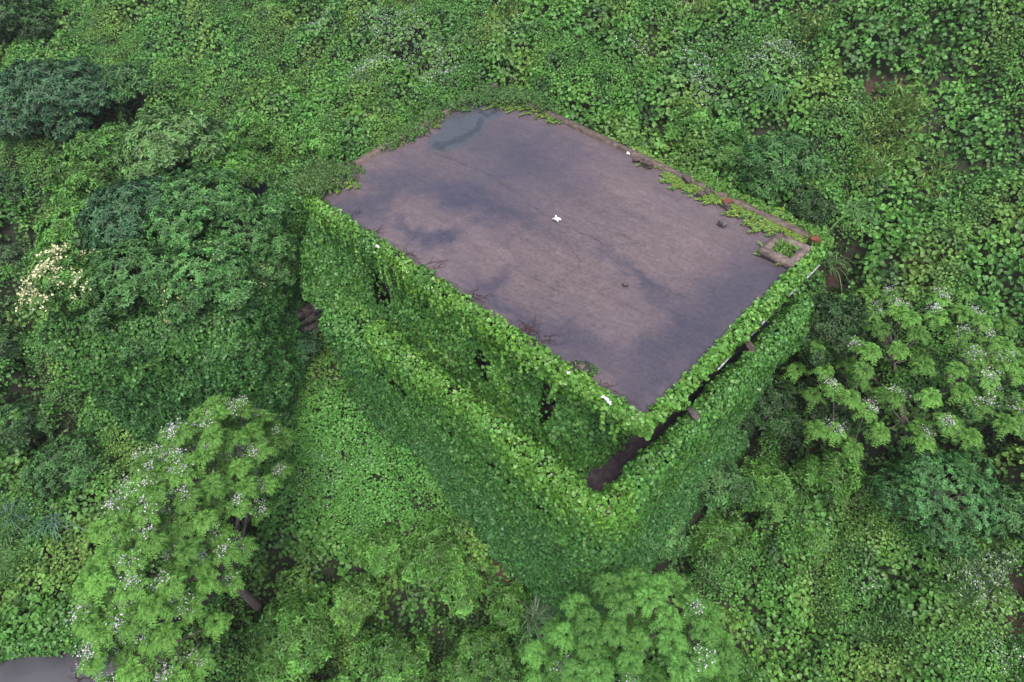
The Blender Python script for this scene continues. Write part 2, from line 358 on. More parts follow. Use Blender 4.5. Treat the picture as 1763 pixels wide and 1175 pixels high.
def seg(pts, wpx, wob=2.5, seed=1):
    d = np.full(U.shape, 1e9); q = 1.2 * wob * Wave(.35, seed)(RP)
    for (a, b) in zip(pts[:-1], pts[1:]):
        a = np.array(a, float); b = np.array(b, float); ab = b - a; t = np.clip(((U - a[0]) * ab[0] + (Vv - a[1]) * ab[1]) / (ab @ ab), 0, 1)
        d = np.minimum(d, np.hypot(U + q - a[0] - t * ab[0], Vv - q - a[1] - t * ab[1]))
    return 1 - sstep(wpx * .5, wpx * 1.6, d)
edge = seg([(754, 252), (775, 245), (800, 236), (822, 222), (828, 208)], 5, 1)
edge = np.maximum(edge, seg([(826, 192), (838, 200), (858, 190)], 3.2, 1)); edge = np.maximum(edge, seg([(752, 250), (760, 254)], 7, 1))
crack = np.zeros_like(U)
for pts, wpx, a in [([(735, 258), (780, 275), (850, 305), (905, 345), (960, 385), (1010, 405), (1060, 430)], 1.0, .55), ([(960, 385), (965, 405), (985, 430), (1000, 450)], 1.1, .5),
                    ([(1010, 405), (1050, 425), (1100, 418), (1130, 400)], .8, .4), ([(1180, 345), (1170, 370), (1160, 420), (1150, 450)], .8, .35), ([(1050, 340), (1075, 365), (1110, 380)], 1.2, .35),
                    ([(1052, 266), (960, 345), (905, 385), (810, 470)], 1.6, .16), ([(1250, 400), (1150, 500), (1090, 590)], 1.3, .14), ([(700, 420), (800, 360), (870, 300)], 1.4, .12), ([(1000, 450), (960, 490), (930, 520)], 1.2, .3), ([(1230, 560), (1150, 500), (1070, 480)], 1.2, .25), ([(1270, 370), (1320, 395)], 1, .35), ([(1280, 395), (1310, 415)], 1, .25)]:
    crack = np.maximum(crack, a * seg(pts, wpx * 1.0, .8, int(pts[0][0])))
pale = np.zeros_like(U)
for b in [(760, 300, 90, 16, 25, .6, 1), (640, 290, 40, 10, -30, .6, 1), (1080, 330, 80, 14, 30, .8, 1), (700, 380, 60, 12, 20, .7, 1), (960, 450, 120, 30, 10, .9, 1.2), (1010, 650, 60, 10, 40, .6, 1), (1200, 430, 90, 40, 0, .9, 1.2), (760, 215, 40, 7, -38, .5, .8)]: pale = np.maximum(pale, blob(*b))
pale = np.clip(pale + .35 * np.maximum(0, Wave(2.2, 57)(RP)) * (1 - wet), 0, 1.3)
streak = Wave(.9, 47)(RP * [.35, 1.6, 1]) * .5 + Wave(.3, 48)(RP * [.5, 1.2, 1]) * .3 + .35 * w3(RP)
dry = np.array([.086, .067, .076]); wetc = np.array([.022, .026, .048]); RC = np.broadcast_to(dry, RP.shape)
RC = RC * (1 + .10 * streak + .05 * Wave(.25, 53)(RP * [.5, 1.6, 1]) + .05 * np.random.default_rng(1).normal(size=U.shape))[..., None]
RC = mixc(RC, RC * [1.28, 1.22, 1.12], .5 * pale)
wm = np.clip(wet * (.88 + .12 * streak), 0, .97)
RC = mixc(RC, wetc, wm * .8); RC = mixc(RC, np.array([.050, .060, .070]), pud * .75); RC = mixc(RC, np.array([.028, .03, .036]), edge * .75); RC = mixc(RC, np.array([.035, .028, .03]), crack)
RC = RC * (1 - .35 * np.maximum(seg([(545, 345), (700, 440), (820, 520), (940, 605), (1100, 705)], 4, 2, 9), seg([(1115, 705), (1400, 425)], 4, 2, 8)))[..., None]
mat, t, b_ = material('wet_roof_screed', .5, .5)
a_ = t.nodes.new('ShaderNodeAttribute'); a_.attribute_name = 'tone'; 
no = t.nodes.new('ShaderNodeTexNoise'); no.inputs['Scale'].default_value = 60; no.inputs['Detail'].default_value = 5
tc = t.nodes.new('ShaderNodeTexCoord'); t.links.new(tc.outputs['Object'], no.inputs['Vector'])
mr = t.nodes.new('ShaderNodeMapRange'); mr.inputs['To Min'].default_value = .62; mr.inputs['To Max'].default_value = .22
t.links.new(a_.outputs['Alpha'], mr.inputs['Value']); t.links.new(mr.outputs[0], b_.inputs['Roughness'])
n2 = t.nodes.new('ShaderNodeTexNoise'); n2.inputs['Scale'].default_value = 9; n2.inputs['Detail'].default_value = 12; n2.inputs['Roughness'].default_value = .75; t.links.new(tc.outputs['Object'], n2.inputs['Vector'])
m2 = t.nodes.new('ShaderNodeMapRange'); m2.inputs['From Min'].default_value = .3; m2.inputs['From Max'].default_value = .7; m2.inputs['To Min'].default_value = .70; m2.inputs['To Max'].default_value = 1.30; t.links.new(n2.outputs['Fac'], m2.inputs['Value'])
h2 = t.nodes.new('ShaderNodeHueSaturation'); t.links.new(a_.outputs['Color'], h2.inputs['Color']); t.links.new(m2.outputs[0], h2.inputs['Value']); t.links.new(h2.outputs[0], b_.inputs['Base Color'])
bp = t.nodes.new('ShaderNodeBump'); bp.inputs['Strength'].default_value = .25; bp.inputs['Distance'].default_value = .01
t.links.new(no.outputs['Fac'], bp.inputs['Height']); t.links.new(bp.outputs[0], b_.inputs['Normal'])
idx = np.arange(U.size).reshape(U.shape)
Fq = np.stack([idx[:-1, :-1], idx[1:, :-1], idx[1:, 1:], idx[:-1, 1:]], -1).reshape(-1, 4)
RZ = RP.copy(); RZ[..., 2] = ZR + .012 * w3(RP) - .01
RC4 = np.concatenate([RC, np.clip(np.maximum(wm, pud), 0, 1)[..., None]], -1)
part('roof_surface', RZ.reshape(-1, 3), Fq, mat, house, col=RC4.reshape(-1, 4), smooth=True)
def wbuild(mb, name, mat):
    V, F = mb.out(); return part(name, warp(V), F, mat, house)
wbuild(MB().box((RX0, RY0, ZR - .26), (RX1, RY1, ZR - .05)), 'roof_slab', WHITE)
# kerbs of the roof
kb = MB(); kb.box((RX0 - .03, RY0 + .2, ZR - .3), (RX0 + .12, RY1, ZR + .13)); wbuild(kb, 'roof_kerb', CONC)
kb = MB(); kb.box((RX0 + .13, RY1 - .13, ZR - .3), (RX1, RY1 + .03, ZR + .10)); wbuild(kb, 'roof_kerb', CONC)
for a, b in ((8.6, 9.1), (9.9, 11.1), (11.5, 11.8), (12.3, 12.9)): MB().box((RX1 + .14, a, ZR - .25), (RX1 + .17, b, ZR - .20), .008).build('edge_trim', WHITE, house)
# walls
WX1 = -5.15; WY0 = 6.6
def wall_y(mb, x0, x1, z0, z1, y0, y1, holes):
    xs = sorted({x0, x1, *[h[0] for h in holes], *[h[1] for h in holes]})
    for a, b in zip(xs[:-1], xs[1:]):
        hs = [h for h in holes if h[0] <= a + 1e-6 and h[1] >= b - 1e-6]
        if not hs: mb.box((a, y0, z0), (b, y1, z1))
        else:
            if hs[0][2] > z0: mb.box((a, y0, z0), (b, y1, hs[0][2]))
            if hs[0][3] < z1: mb.box((a, y0, hs[0][3]), (b, y1, z1))
def onY(px, py, y):
    d = at(px, py, 1.) - [0, 0, CZ]; s = y / d[1]; return d[0] * s, CZ + d[2] * s
OPEN = []          # x0,x1,z0,z1 of the window and door openings in the front wall
for (px_, py_, w_, h_) in [(662, 488, .75, 1.5), (838, 616, .6, 1.0), (946, 684, .5, 1.5)]:
    x_, z_ = onY(px_, py_, WY0 - .25); OPEN.append((x_ - w_ / 2, x_ + w_ / 2, z_ - h_ / 2, z_ + h_ / 2)); print('opening', x_, CZ - z_)
mb = MB(); wall_y(mb, RX0 + .1, WX1, ZF - .1, ZR - .261, WY0, WY0 + .25, OPEN)
mb.box((WX1 - .25, WY0 + .251, ZF - .1), (WX1, RY1 - .1, ZR - .263)); mb.box((RX0 + .1, RY1 - .35, ZF - 3), (WX1 - .251, RY1 - .1, ZR - .264)); mb.box((RX0 + .1, WY0 + .251, ZF - 3), (RX0 + .35, RY1 - .351, ZR - .265))
mb.box((-14.9, 9.6, ZF - .1), (-5.45, 9.75, ZR - .27))
mb.build('upper_wall', WALLM, house)
for (a, b, c, d) in OPEN:
    f = MB(); f.box((a + .001, WY0 + .04, c), (a + .06, WY0 + .12, d)); f.box((b - .06, WY0 + .04, c), (b - .001, WY0 + .12, d)); f.box((a + .06, WY0 + .04, d - .06), (b - .06, WY0 + .12, d)); f.box(((a + b) / 2 - .02, WY0 + .05, c), ((a + b) / 2 + .02, WY0 + .11, d - .06))
    f.build('window_frame' if d - c < 1.5 else 'door_frame', TWIG, house)
# balcony: floor and parapet
PY, PX = 5.36, -3.76
MB().box((-13.9, PY - .02, ZF - .2), (PX + .1, RY1 - .05, ZF)).build('balcony_floor', noisy('wet_dirty_floor', (.012, .010, .014), (.05, .04, .05), 9), house)
ZP = CZ - 11.98
MB().box((-11.25, PY - .08, ZF + .001), (PX, PY + .12, ZP)).build('parapet', CONC, house)
MB().box((PX + .001, PY - .08, ZF + .001), (PX + .2, RY1 - .1, ZP)).build('parapet', CONC, house)
# lower storey
mb = MB(); mb.box((-13.9, PY, CZ - 20.5), (-4.2, PY + .3, ZF - .201)); mb.box((-4.5, PY + .301, CZ - 20.5), (-4.2, RY1 - .1, ZF - .202)); mb.box((-13.9, PY + .301, CZ - 20.5), (-13.6, RY1, ZF - .203))
mb.build('lower_wall', WALLM, house)

# ivy over a surface given as a grid of points (u stations, v profile)
IV_B = np.array([.098, .238, .040]); IV_M = np.array([.064, .182, .040]); IV_D = np.array([.043, .128, .037])
def ivy(name, G, dens, size, colf, par, bump=.10, mask=None, sag=.35, seed=0, asp=1.05, spread=.35, label=None, sub=0, back=True):
    G = np.asarray(G, float); r = np.random.default_rng(100 + seed); nu, nv = G.shape[:2]
    size *= .68; dens *= 2.5
    a = G[:-1, :-1]; b = G[1:, :-1]; c = G[1:, 1:]; d = G[:-1, 1:]
    nr = np.cross(d - a, b - a) + np.cross(b - c, d - c)
    ar = np.linalg.norm(nr, axis=-1) / 2; tot = ar.sum(); n = int(tot * dens)
    ci = r.choice(ar.size, n, p=(ar / tot).ravel()); i, j = ci // (nv - 1), ci % (nv - 1); u, v = r.random((2, n, 1))
    P = a[i, j] * (1 - u) * (1 - v) + b[i, j] * u * (1 - v) + c[i, j] * u * v + d[i, j] * (1 - u) * v
    vn = np.zeros_like(G); fn = nrm(nr)
    vn[:-1, :-1] += fn; vn[1:, :-1] += fn; vn[1:, 1:] += fn; vn[:-1, 1:] += fn; vn = nrm(vn)
    N = nrm(vn[i, j] * (1 - u) * (1 - v) + vn[i + 1, j] * u * (1 - v) + vn[i + 1, j + 1] * u * v + vn[i, j + 1] * (1 - u) * v)
    ok = np.ones(n, bool) if mask is None else ~mask(P) | (r.random(n) < .10)
    P, N = P[ok], N[ok]; n = len(P)
    w1_ = Wave(.55, 61 + seed); w1 = lambda Q: w1_(Q * [1, 1, .6]); w2 = Wave(1.7, 62 + seed)
    bz = bump * (.7 * np.abs(w1(P)) + .4 + .4 * w2(P))
    P2 = P + N * (bz + r.normal(size=n) * .03 - .03 * (r.random(n) < .3))[:, None]
    e = .05; tA = nrm(np.cross(N, [.3, .2, 1.])); tB = np.cross(N, tA)
    g = lambda Q: bump * (.7 * np.abs(w1(Q)) + .4 + .4 * w2(Q))
    N2 = nrm(N - tA * ((g(P + tA * e) - bz) / e)[:, None] * .8 - tB * ((g(P + tB * e) - bz) / e)[:, None] * .8)
    N2 = nrm(N2 + [0, 0, sag])
    C = colf(P2, n, r)
    sz = size * np.clip(np.exp(r.normal(size=n) * .28), .5, 1.7)
    D = r.normal(size=(n, 3)) * .5 + N2 * .15; D[:, 2] -= 1.0; N3 = nrm(N2 + r.normal(size=(n, 3)) * spread); D = nrm(D - N3 * (D * N3).sum(1)[:, None] * .8)
    V, F, C = leaves(P2 - D * sz[:, None] * .4, D, N3, sz, sz * asp, C)
    if back:
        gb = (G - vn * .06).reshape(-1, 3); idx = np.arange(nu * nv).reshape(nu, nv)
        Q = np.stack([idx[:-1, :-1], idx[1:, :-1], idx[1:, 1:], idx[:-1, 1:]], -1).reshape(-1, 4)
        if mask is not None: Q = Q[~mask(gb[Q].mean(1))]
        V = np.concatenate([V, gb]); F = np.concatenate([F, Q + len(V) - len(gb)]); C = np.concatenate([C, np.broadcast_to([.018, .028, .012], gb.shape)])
    o = part(name, V, F, IVY, par, col=C)
    if label: o['label'] = label
    return o
def sweep(stations, profile, fine=.18):
    """stations: list of (origin (x,y), outward (x,y), scale); profile [(out, z)] -> grid with fine spacing"""
    G = []
    for (o, d, s) in stations:
        pr = profile(s) if callable(profile) else profile
        G.append([(o[0] + d[0] * q[0], o[1] + d[1] * q[0], q[1]) for q in pr])
    G = np.array(G)
    def dense(G, ax):
        n = G.shape[ax]; seglen = np.linalg.norm(np.diff(G, axis=ax), axis=-1).mean(1 - ax)
        t = np.concatenate([i + np.arange(k) / k for i, k in enumerate(np.maximum(1, np.ceil(seglen / fine).astype(int)))] + [[n - 1.]])
        i = np.minimum(t.astype(int), n - 2); f = (t - i).reshape([-1 if q == ax else 1 for q in range(3)])
        return np.take(G, i, ax) * (1 - f) + np.take(G, i + 1, ax) * f
    return dense(dense(G, 0), 1)
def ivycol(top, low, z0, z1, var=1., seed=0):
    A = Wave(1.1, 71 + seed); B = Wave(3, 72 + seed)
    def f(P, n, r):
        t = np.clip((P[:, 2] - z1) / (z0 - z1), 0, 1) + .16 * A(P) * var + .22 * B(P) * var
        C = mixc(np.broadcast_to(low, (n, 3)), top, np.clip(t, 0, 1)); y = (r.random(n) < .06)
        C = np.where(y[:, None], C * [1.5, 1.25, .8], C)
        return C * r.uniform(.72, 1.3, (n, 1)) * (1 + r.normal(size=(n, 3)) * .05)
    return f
# front edge roll and upper wall
def pf_full(s):
    bl = s           # how far the foot bulges out
    return [(.03, ZR), (.09, ZR + .045), (.18, ZR + .055), (.27, ZR - .02), (.26, ZR - .3), (.17, ZR - .7), (.18 + bl * .3, ZR - 1.3), (.24 + bl * .7, ZR - 2.0), (.34 + bl * .9, ZR - 2.6), (.5 + bl * 1., ZF + .02)]
st = [((-15.55, 6.72), (0, -1), .85), ((-15.1, 6.6), (0, -1), .9), ((-14.4, 6.5), (0, -1), .7), ((-13.4, 6.5), (0, -1), .35), ((-12.4, 6.5), (0, -1), .12), ((-11, 6.5), (0, -1), 0), ((-9, 6.5), (0, -1), 0), ((-7, 6.5), (0, -1), .0), ((-5.3, 6.5), (0, -1), 0), ((-5.12, 6.6), (.7, -.7), 0)]
def hole(P):
    m = np.zeros(len(P), bool); q = .12 * Wave(.5, 81)(P)
    for (a, b, c, d) in OPEN: m |= (((P[:, 0] - (a + b) / 2) / ((b - a) / 2)) ** 2 + ((P[:, 2] - (c + d) / 2 + .15) / ((d - c) / 2)) ** 2) + 2 * q < 1
    return m & (P[:, 2] < ZR - .45)
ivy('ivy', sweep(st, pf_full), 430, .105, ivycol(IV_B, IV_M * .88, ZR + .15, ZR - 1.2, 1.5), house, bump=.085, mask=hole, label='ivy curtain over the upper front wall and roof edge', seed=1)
# roof edge over the recessed corner, then along the right side
prof = [(.02, ZR), (.07, ZR + .045), (.17, ZR + .05), (.27, ZR - .02), (.26, ZR - .2), (.16, ZR - .36)]
prr = [(-.03, ZR), (.04, ZR + .04), (.14, ZR + .045), (.24, ZR - .01), (.23, ZR - .06), (.18, ZR - .12)]
ivy('ivy', sweep([((-5.3, 6.5), (0, -1), 0), ((-4.8, 6.5), (0, -1), 0), ((-3.75, 6.5), (0, -1), 0), ((-3.62, 6.58), (.7, -.7), 0)], prof), 460, .11, ivycol(IV_B, IV_M, ZR + .1, ZR - .5), house, bump=.06, label='ivy fringe on the overhanging roof corner', seed=2)
ivy('ivy', sweep([((-3.68, 6.5), (.75, -.65), 0), ((-3.68, 6.75), (1, -.1), 0), ((-3.68, 9), (1, 0), 0), ((-3.68, 11.5), (1, 0), 0), ((-3.68, 13.1), (1, 0), 0), ((-3.75, 13.5), (.8, .6), 0)], prr), 460, .11, ivycol(IV_B * [.95, 1, 1], IV_M, ZR + .1, ZR - .5), house, bump=.05, label='ivy fringe along the right roof edge', seed=3)
# side wall under the overhang
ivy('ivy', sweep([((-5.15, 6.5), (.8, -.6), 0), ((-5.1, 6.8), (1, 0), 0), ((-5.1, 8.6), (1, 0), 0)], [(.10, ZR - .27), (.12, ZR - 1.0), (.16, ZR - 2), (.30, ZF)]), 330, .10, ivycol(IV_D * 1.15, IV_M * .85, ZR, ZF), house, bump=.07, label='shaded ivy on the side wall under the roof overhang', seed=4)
# parapet, front then right
pp = [(-.16, ZP - .9), (-.18, ZP - .2), (-.11, ZP + .05), (.02, ZP + .08), (.15, ZP + .01), (.22, ZP - .22), (.24, ZP - .8), (.26, ZP - 1.3)]
st = [((-11.45, PY), (0, -1), 0), ((-9, PY), (0, -1), 0), ((-6, PY), (0, -1), 0), ((-4.1, PY), (0, -1), 0), ((-3.80, PY + .05), (.38, -.92), 0), ((-3.69, PY + .15), (.72, -.69), 0), ((-3.66, PY + .35), (.95, -.2), 0), ((-3.64, PY + .8), (1, 0), 0)]
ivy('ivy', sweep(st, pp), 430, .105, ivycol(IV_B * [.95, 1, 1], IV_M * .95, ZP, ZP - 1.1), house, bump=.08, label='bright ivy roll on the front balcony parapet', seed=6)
st = [((-3.64, PY + .7), (1, 0), 0), ((-3.64, 8), (1, 0), 0), ((-3.63, 10.5), (1, 0), 0), ((-3.6, 13.25), (1, 0), 0), ((-3.7, 13.6), (.6, .8), 0)]
ivy('ivy', sweep(st, [(-.14, ZP - .8), (-.17, ZP - .15), (-.08, ZP + .06), (.08, ZP + .09), (.20, ZP), (.27, ZP - .3), (.26, ZP - .9), (.15, ZP - 1.5)]), 430, .105, ivycol(IV_M * 1.15, IV_M * .8, ZP, ZP - 1.2), house, bump=.07, label='ivy on the right balcony parapet', seed=7)
# left ledge and lower wall
st = [((-13.95, PY), (0, -1), 0), ((-12.5, PY), (0, -1), 0), ((-11.2, PY), (0, -1), 0)]
ivy('ivy', sweep(st, [(-1.1, ZF + .12), (-.5, ZF + .25), (-.1, ZF + .15), (.25, ZF - .1), (.35, ZF - .5)]), 400, .10, ivycol(IV_M * 1.1, IV_D * 1.3, ZF + .2, ZF - .5), house, bump=.14, seed=8, label='ivy on the ledge left of the parapet',
    mask=lambda P: (np.hypot((P[:, 0] + 12.2) / .8, (P[:, 1] - 6.0) / .5) + .25 * Wave(.4, 5)(P)) < .9)
st = [((-14.0, PY + .9), (-.6, -.8), 0), ((-13.85, PY), (-.3, -.95), 0), ((-12, PY), (0, -1), 0), ((-9, PY), (0, -1), 0), ((-6, PY), (0, -1), 0), ((-4.2, PY), (0, -1), 0), ((-3.75, PY + .1), (.6, -.8), 0), ((-3.9, PY + .9), (1, 0), 0), ((-4.05, PY + 3), (1, 0), 0), ((-4.05, 13.3), (1, 0), 0)]
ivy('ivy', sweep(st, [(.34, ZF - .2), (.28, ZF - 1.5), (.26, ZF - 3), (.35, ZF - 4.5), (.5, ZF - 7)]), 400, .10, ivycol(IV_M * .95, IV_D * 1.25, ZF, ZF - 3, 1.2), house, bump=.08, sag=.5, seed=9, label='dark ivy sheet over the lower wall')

# ------------------------------------------------------------------ yellow-green creeper tips, mats and dead vines on the roof
def creeper(name, spots, n, label=None, col=(.15, .22, .03), length=.5, inward=(-.75, -.65), seed=0, size=.075, par=None):
    """runners crawling over the roof: each a short wandering chain of narrow leaves"""
    r = np.random.default_rng(300 + seed); P, D, N = [], [], []
    for (px_, py_) in spots:
        o = at(px_, py_, 10.0)
        for _ in range(n):
            p = o + [r.normal() * .16, r.normal() * .16, .03]; a = math.atan2(inward[1], inward[0]) + r.normal() * .45
            L = length * r.uniform(.3, 1.1)
            for q in range(int(L / .035)):
                p = p + np.array([math.cos(a), math.sin(a), 0]) * .035; a += r.normal() * .12; p[2] = ZR + .03 + .02 * r.random()
                for sd_ in (-1, 1):
                    b = a + sd_ * r.uniform(.4, 1.1); P.append(p.copy()); D.append((math.cos(b), math.sin(b), .15)); N.append((r.normal() * .3, r.normal() * .3, 1))
    m = len(P); C = np.array(col) * r.uniform(.6, 1.3, (m, 1)); C = np.where((r.random(m) < .35)[:, None], IV_M * r.uniform(.8, 1.2, (m, 1)), C)
    V, F, C = leaves(np.array(P), np.array(D), np.array(N), size * r.uniform(.6, 1.2, m), size * .6, C)
    o = part(name, V, F, IVY, par or house, col=C)
    if label: o['label'] = label
    return o
def line(pts, n):
    p = np.array(pts, float); t = np.linspace(0, len(p) - 1, n); i = np.minimum(t.astype(int), len(p) - 2); f = (t - i)[:, None]; return p[i] * (1 - f) + p[i + 1] * f
creeper('creeper', line([(1165, 300), (1200, 318), (1255, 340), (1300, 362), (1350, 385), (1400, 412)], 40), 8, 'yellow green creeper crawling in from the back roof edge', seed=1, length=.55)
creeper('creeper', line([(1092, 262), (1115, 268), (1150, 290)], 8), 4, seed=2, length=.3)
creeper('creeper', line([(850, 182), (890, 184), (930, 192), (962, 206)], 12), 6, seed=3, length=.35)
creeper('creeper', [(560, 325), (590, 322), (605, 312), (690, 245), (730, 222), (745, 212)], 5, seed=4, length=.35, inward=(.5, -.8))
creeper('creeper', [(1325, 388), (1335, 392)], 5, seed=5, length=.45)
def mat_mound(pts, hgt, dens, size, col, seed, label=None, asp=.6, wob=.25):
    """low cushion of small leaved vine lying over the roof edge; pts: (px,py,radius in m)"""
    r = np.random.default_rng(400 + seed); A = []
    C0 = [(at(a, b, 10.0)[:2], c) for a, b, c in pts]
    for c, R in C0:
        R = R * 1.25; n = int(dens * 2 * R * R * 4); q = c + r.uniform(-R, R, (n, 2)) * 1.15; A.append(q)
    Q = np.concatenate(A); w = Wave(.45, 500 + seed, dim=2)
    def hf(Q):
        h = np.zeros(len(Q))
        for c, R in C0:
            R = R * 1.25; d = np.linalg.norm(Q - c, axis=1) / R + wob * w(Q); h = np.maximum(h, hgt * np.sqrt(np.clip(1 - d ** 2, 0, 1)))
        return h
    h = hf(Q); k = h > .01; Q = Q[k]; h = h[k]; e = .04
    N = nrm(np.stack([-(hf(Q + [e, 0]) - h) / e, -(hf(Q + [0, e]) - h) / e, np.ones(len(Q))], 1))
    P = np.stack([Q[:, 0], Q[:, 1], ZR + h], 1); C = col * r.uniform(.7, 1.3, (len(Q), 1))
    V, F, C = flat_leaves(P, N, np.full(len(Q), size), C, asp=asp, r=r)
    o = part('ivy', V, F, IVY, house, col=C)
    if label: o['label'] = label
mat_mound([(545, 332, .32), (565, 318, .42), (590, 305, .42), (560, 300, .4), (530, 318, .4)], .32, 520, .08, np.array([.062, .13, .033]), 1, 'round mat of small leaves over the left roof corner')
mat_mound([(668, 255, .22), (690, 240, .35), (715, 226, .38), (740, 208, .35), (755, 202, .2)], .22, 520, .07, np.array([.065, .15, .035]), 2)
mat_mound([(780, 190, .25), (805, 180, .38), (835, 168, .5), (870, 172, .5), (905, 176, .42), (935, 186, .35), (955, 195, .2)], .24, 520, .08, np.array([.060, .14, .036]), 3, 'vine mat lying over the far roof corner')
mat_mound([(1175, 298, .16), (1205, 312, .26), (1235, 328, .26), (1262, 342, .2), (1290, 352, .18), (1320, 366, .16), (1350, 376, .16), (1380, 392, .18), (1412, 415, .28)], .16, 560, .08, np.array([.085, .20, .035]), 4, 'vine strip along the back roof edge')
# dead runners along the front edge
tw = MB(); r = np.random.default_rng(9)
for (x, y, n, L) in [(600, 372, 7, .3), (640, 400, 7, .3), (700, 440, 9, .35), (740, 460, 8, .4), (815, 512, 10, .3), (905, 568, 14, .4), (895, 575, 10, .35), (935, 590, 8, .35), (1040, 668, 6, .25), (690, 240, 14, .5), (720, 232, 12, .45)]:
    for _ in range(n):
        p = at(x + r.normal() * 9, y + r.normal() * 4, 10.0); a = r.uniform(0.1, 2.6) if y > 300 else r.uniform(-1.8, .2); Q = [p]
        for q in range(7): a += r.normal() * .45; p = p + np.array([math.cos(a), math.sin(a), 0]) * L / 7; p[2] = ZR + .015 + .02 * r.random(); Q.append(p)
        tw.tube(Q, np.linspace(.008, .003, 8), 4)
tw.build('dead_vines', TWIG, house)

def strands(par, spots, seed, col, L=(.3, .9), out=(0, -1)):
    r = np.random.default_rng(seed)
    for p0 in spots:
        P, D, N = [], [], []; l = r.uniform(*L); p = np.array(p0, float); a = r.normal() * .12; o = np.array([out[0], out[1], 0.])
        for q in range(int(l / .04)):
            p = p + np.array([a * .04, 0, -.04]) + r.normal(size=3) * .006 + o * (.01 if q < 4 else 0)
            for s_ in (-1, 1):
                P.append(p.copy()); D.append((s_ * .8 * abs(o[1]) + r.normal() * .3 + o[0] * .3, s_ * .8 * abs(o[0]) + r.normal() * .3 + o[1] * .3, -.6)); N.append(o + r.normal(size=3) * .4 + [0, 0, .5])
        m = len(P); V, F, C = leaves(np.array(P), np.array(D), np.array(N), .075 * r.uniform(.5, 1.3, m), .07 * r.uniform(.6, 1.2, m), np.array(col) * r.uniform(.7, 1.35, (m, 1)))
        part('hanging_shoot', V, F, IVY, par, col=C)
r = np.random.default_rng(55)
strands(house, [(x, 6.5 - .33 - r.uniform(0, .08), ZR - r.uniform(.05, .25)) for x in r.uniform(-15, -3.8, 34)], 56, IV_B, (.2, .7))
strands(house, [(x, PY - .30 - r.uniform(0, .06), ZP - r.uniform(.2, .5)) for x in r.uniform(-11.2, -4, 22)], 57, IV_B * .9, (.2, .6))

# roof hatch kerb with weeds growing inside
hx = [at(1346, 405, 9.86), at(1391, 425, 9.86), at(1356, 456, 9.86), at(1313, 432, 9.86)]
hc = sum(hx) / 4; hatch = thing('roof_hatch', (hc[0], hc[1], ZR), 'square concrete hatch kerb with weeds inside near the right roof corner', 'roof hatch')
mb = MB(); wo_, wi_, hh_ = .43, .25, .17
c0 = hc[:2]
for (x0, y0, x1, y1) in [(-wo_, -wo_, wo_, -wi_), (-wo_, wi_, wo_, wo_), (-wo_, -wi_ + .001, -wi_, wi_ - .001), (wi_, -wi_ + .001, wo_, wi_ - .001)]: mb.box((c0[0] + x0, c0[1] + y0, ZR - .02), (c0[0] + x1, c0[1] + y1, ZR + hh_))
mb.build('kerb', noisy('pale_kerb', (.07, .058, .052), (.20, .155, .14), 9, bump=.7), hatch)
r = np.random.default_rng(77); n = 420; Q = np.stack([c0[0] + r.uniform(-.24, .24, n), c0[1] + r.uniform(-.24, .24, n), ZR + r.uniform(.02, .15, n)], 1)
V, F, C = tips(Q[:70], nrm(np.array([0, 0, 1.]) + r.normal(size=(70, 3)) * .3), np.full(70, .11), np.array([.09, .2, .035]) * r.uniform(.5, 1.2, (70, 1)), k=7, r=r)
part('weeds', V, F, LEAF, hatch, col=C)
creeper('creeper', [(1328, 443), (1345, 448), (1322, 440), (1338, 446)], 4, seed=7, length=.3, inward=(-.9, -.2), size=.06, par=None)

# loose things on the roof
def rock(name, px_, py_, h, size, mat, label, cat, seed, sq=(1, .8, .55), group=None, blocky=.5):
    p = at(px_, py_, h); r = np.random.default_rng(seed); g = np.linspace(-1, 1, 6); Vs, Fs = [], []; k = 0
    for ax in range(3):
        for sg in (-1, 1):
            a, b = np.meshgrid(g, g, indexing='ij'); q = np.zeros((6, 6, 3)); q[..., ax] = sg; q[..., (ax + 1) % 3] = a; q[..., (ax + 2) % 3] = b
            idx = np.arange(36).reshape(6, 6) + k; f = np.stack([idx[:-1, :-1], idx[1:, :-1], idx[1:, 1:], idx[:-1, 1:]], -1).reshape(-1, 4)
            Fs.append(f if sg > 0 else f[:, ::-1]); Vs.append(q.reshape(-1, 3)); k += 36
    V = np.concatenate(Vs); V = V * blocky + nrm(V) * (1 - blocky) * 1.2; V = V * (1 + .16 * Wave(1.5, seed)(V) + .07 * Wave(.6, seed + 1)(V))[:, None]
    a = r.uniform(0, 3.1); R = np.array([[math.cos(a), -math.sin(a), 0], [math.sin(a), math.cos(a), 0], [0, 0, 1]])
    V = (V * np.array(sq) * size / 2) @ R.T; V[:, 2] -= V[:, 2].min() + .01
    o = mesh_obj(name, V, np.concatenate(Fs), mat); o.location = p; return tag(o, label, cat, group)
GR_ = 'loose stones on the roof'
rock('stone', 1085, 264, 10, .20, PALE, 'small pale stone beside the back roof kerb', 'stone', 1, (1.2, .6, .35), GR_)
rock('broken_brick', 1103, 278, 10, .30, DARKR, 'long dark brick nearest the back kerb in a heap of three', 'brick', 2, (1.3, .45, .35), GR_, .8)
rock('broken_brick', 1108, 284, 10, .18, DARKR, 'smallest dark brick in the middle of the heap of three', 'brick', 3, (1, .7, .5), GR_, .8)
rock('broken_brick', 1115, 288, 10, .22, DARKR, 'chunky dark brick lowest in the heap of three', 'brick', 4, (1.1, .7, .6), GR_, .8)
rock('stone', 1183, 312, 9.94, .24, DARKR, 'reddish brown stone lying on creeper at the back edge', 'stone', 5, (1.1, .7, .5), GR_)
rock('stone', 1206, 338, 10, .22, DARKR, 'dark stone beside the creeper, left of a pair', 'stone', 6, (1, .75, .5), GR_)
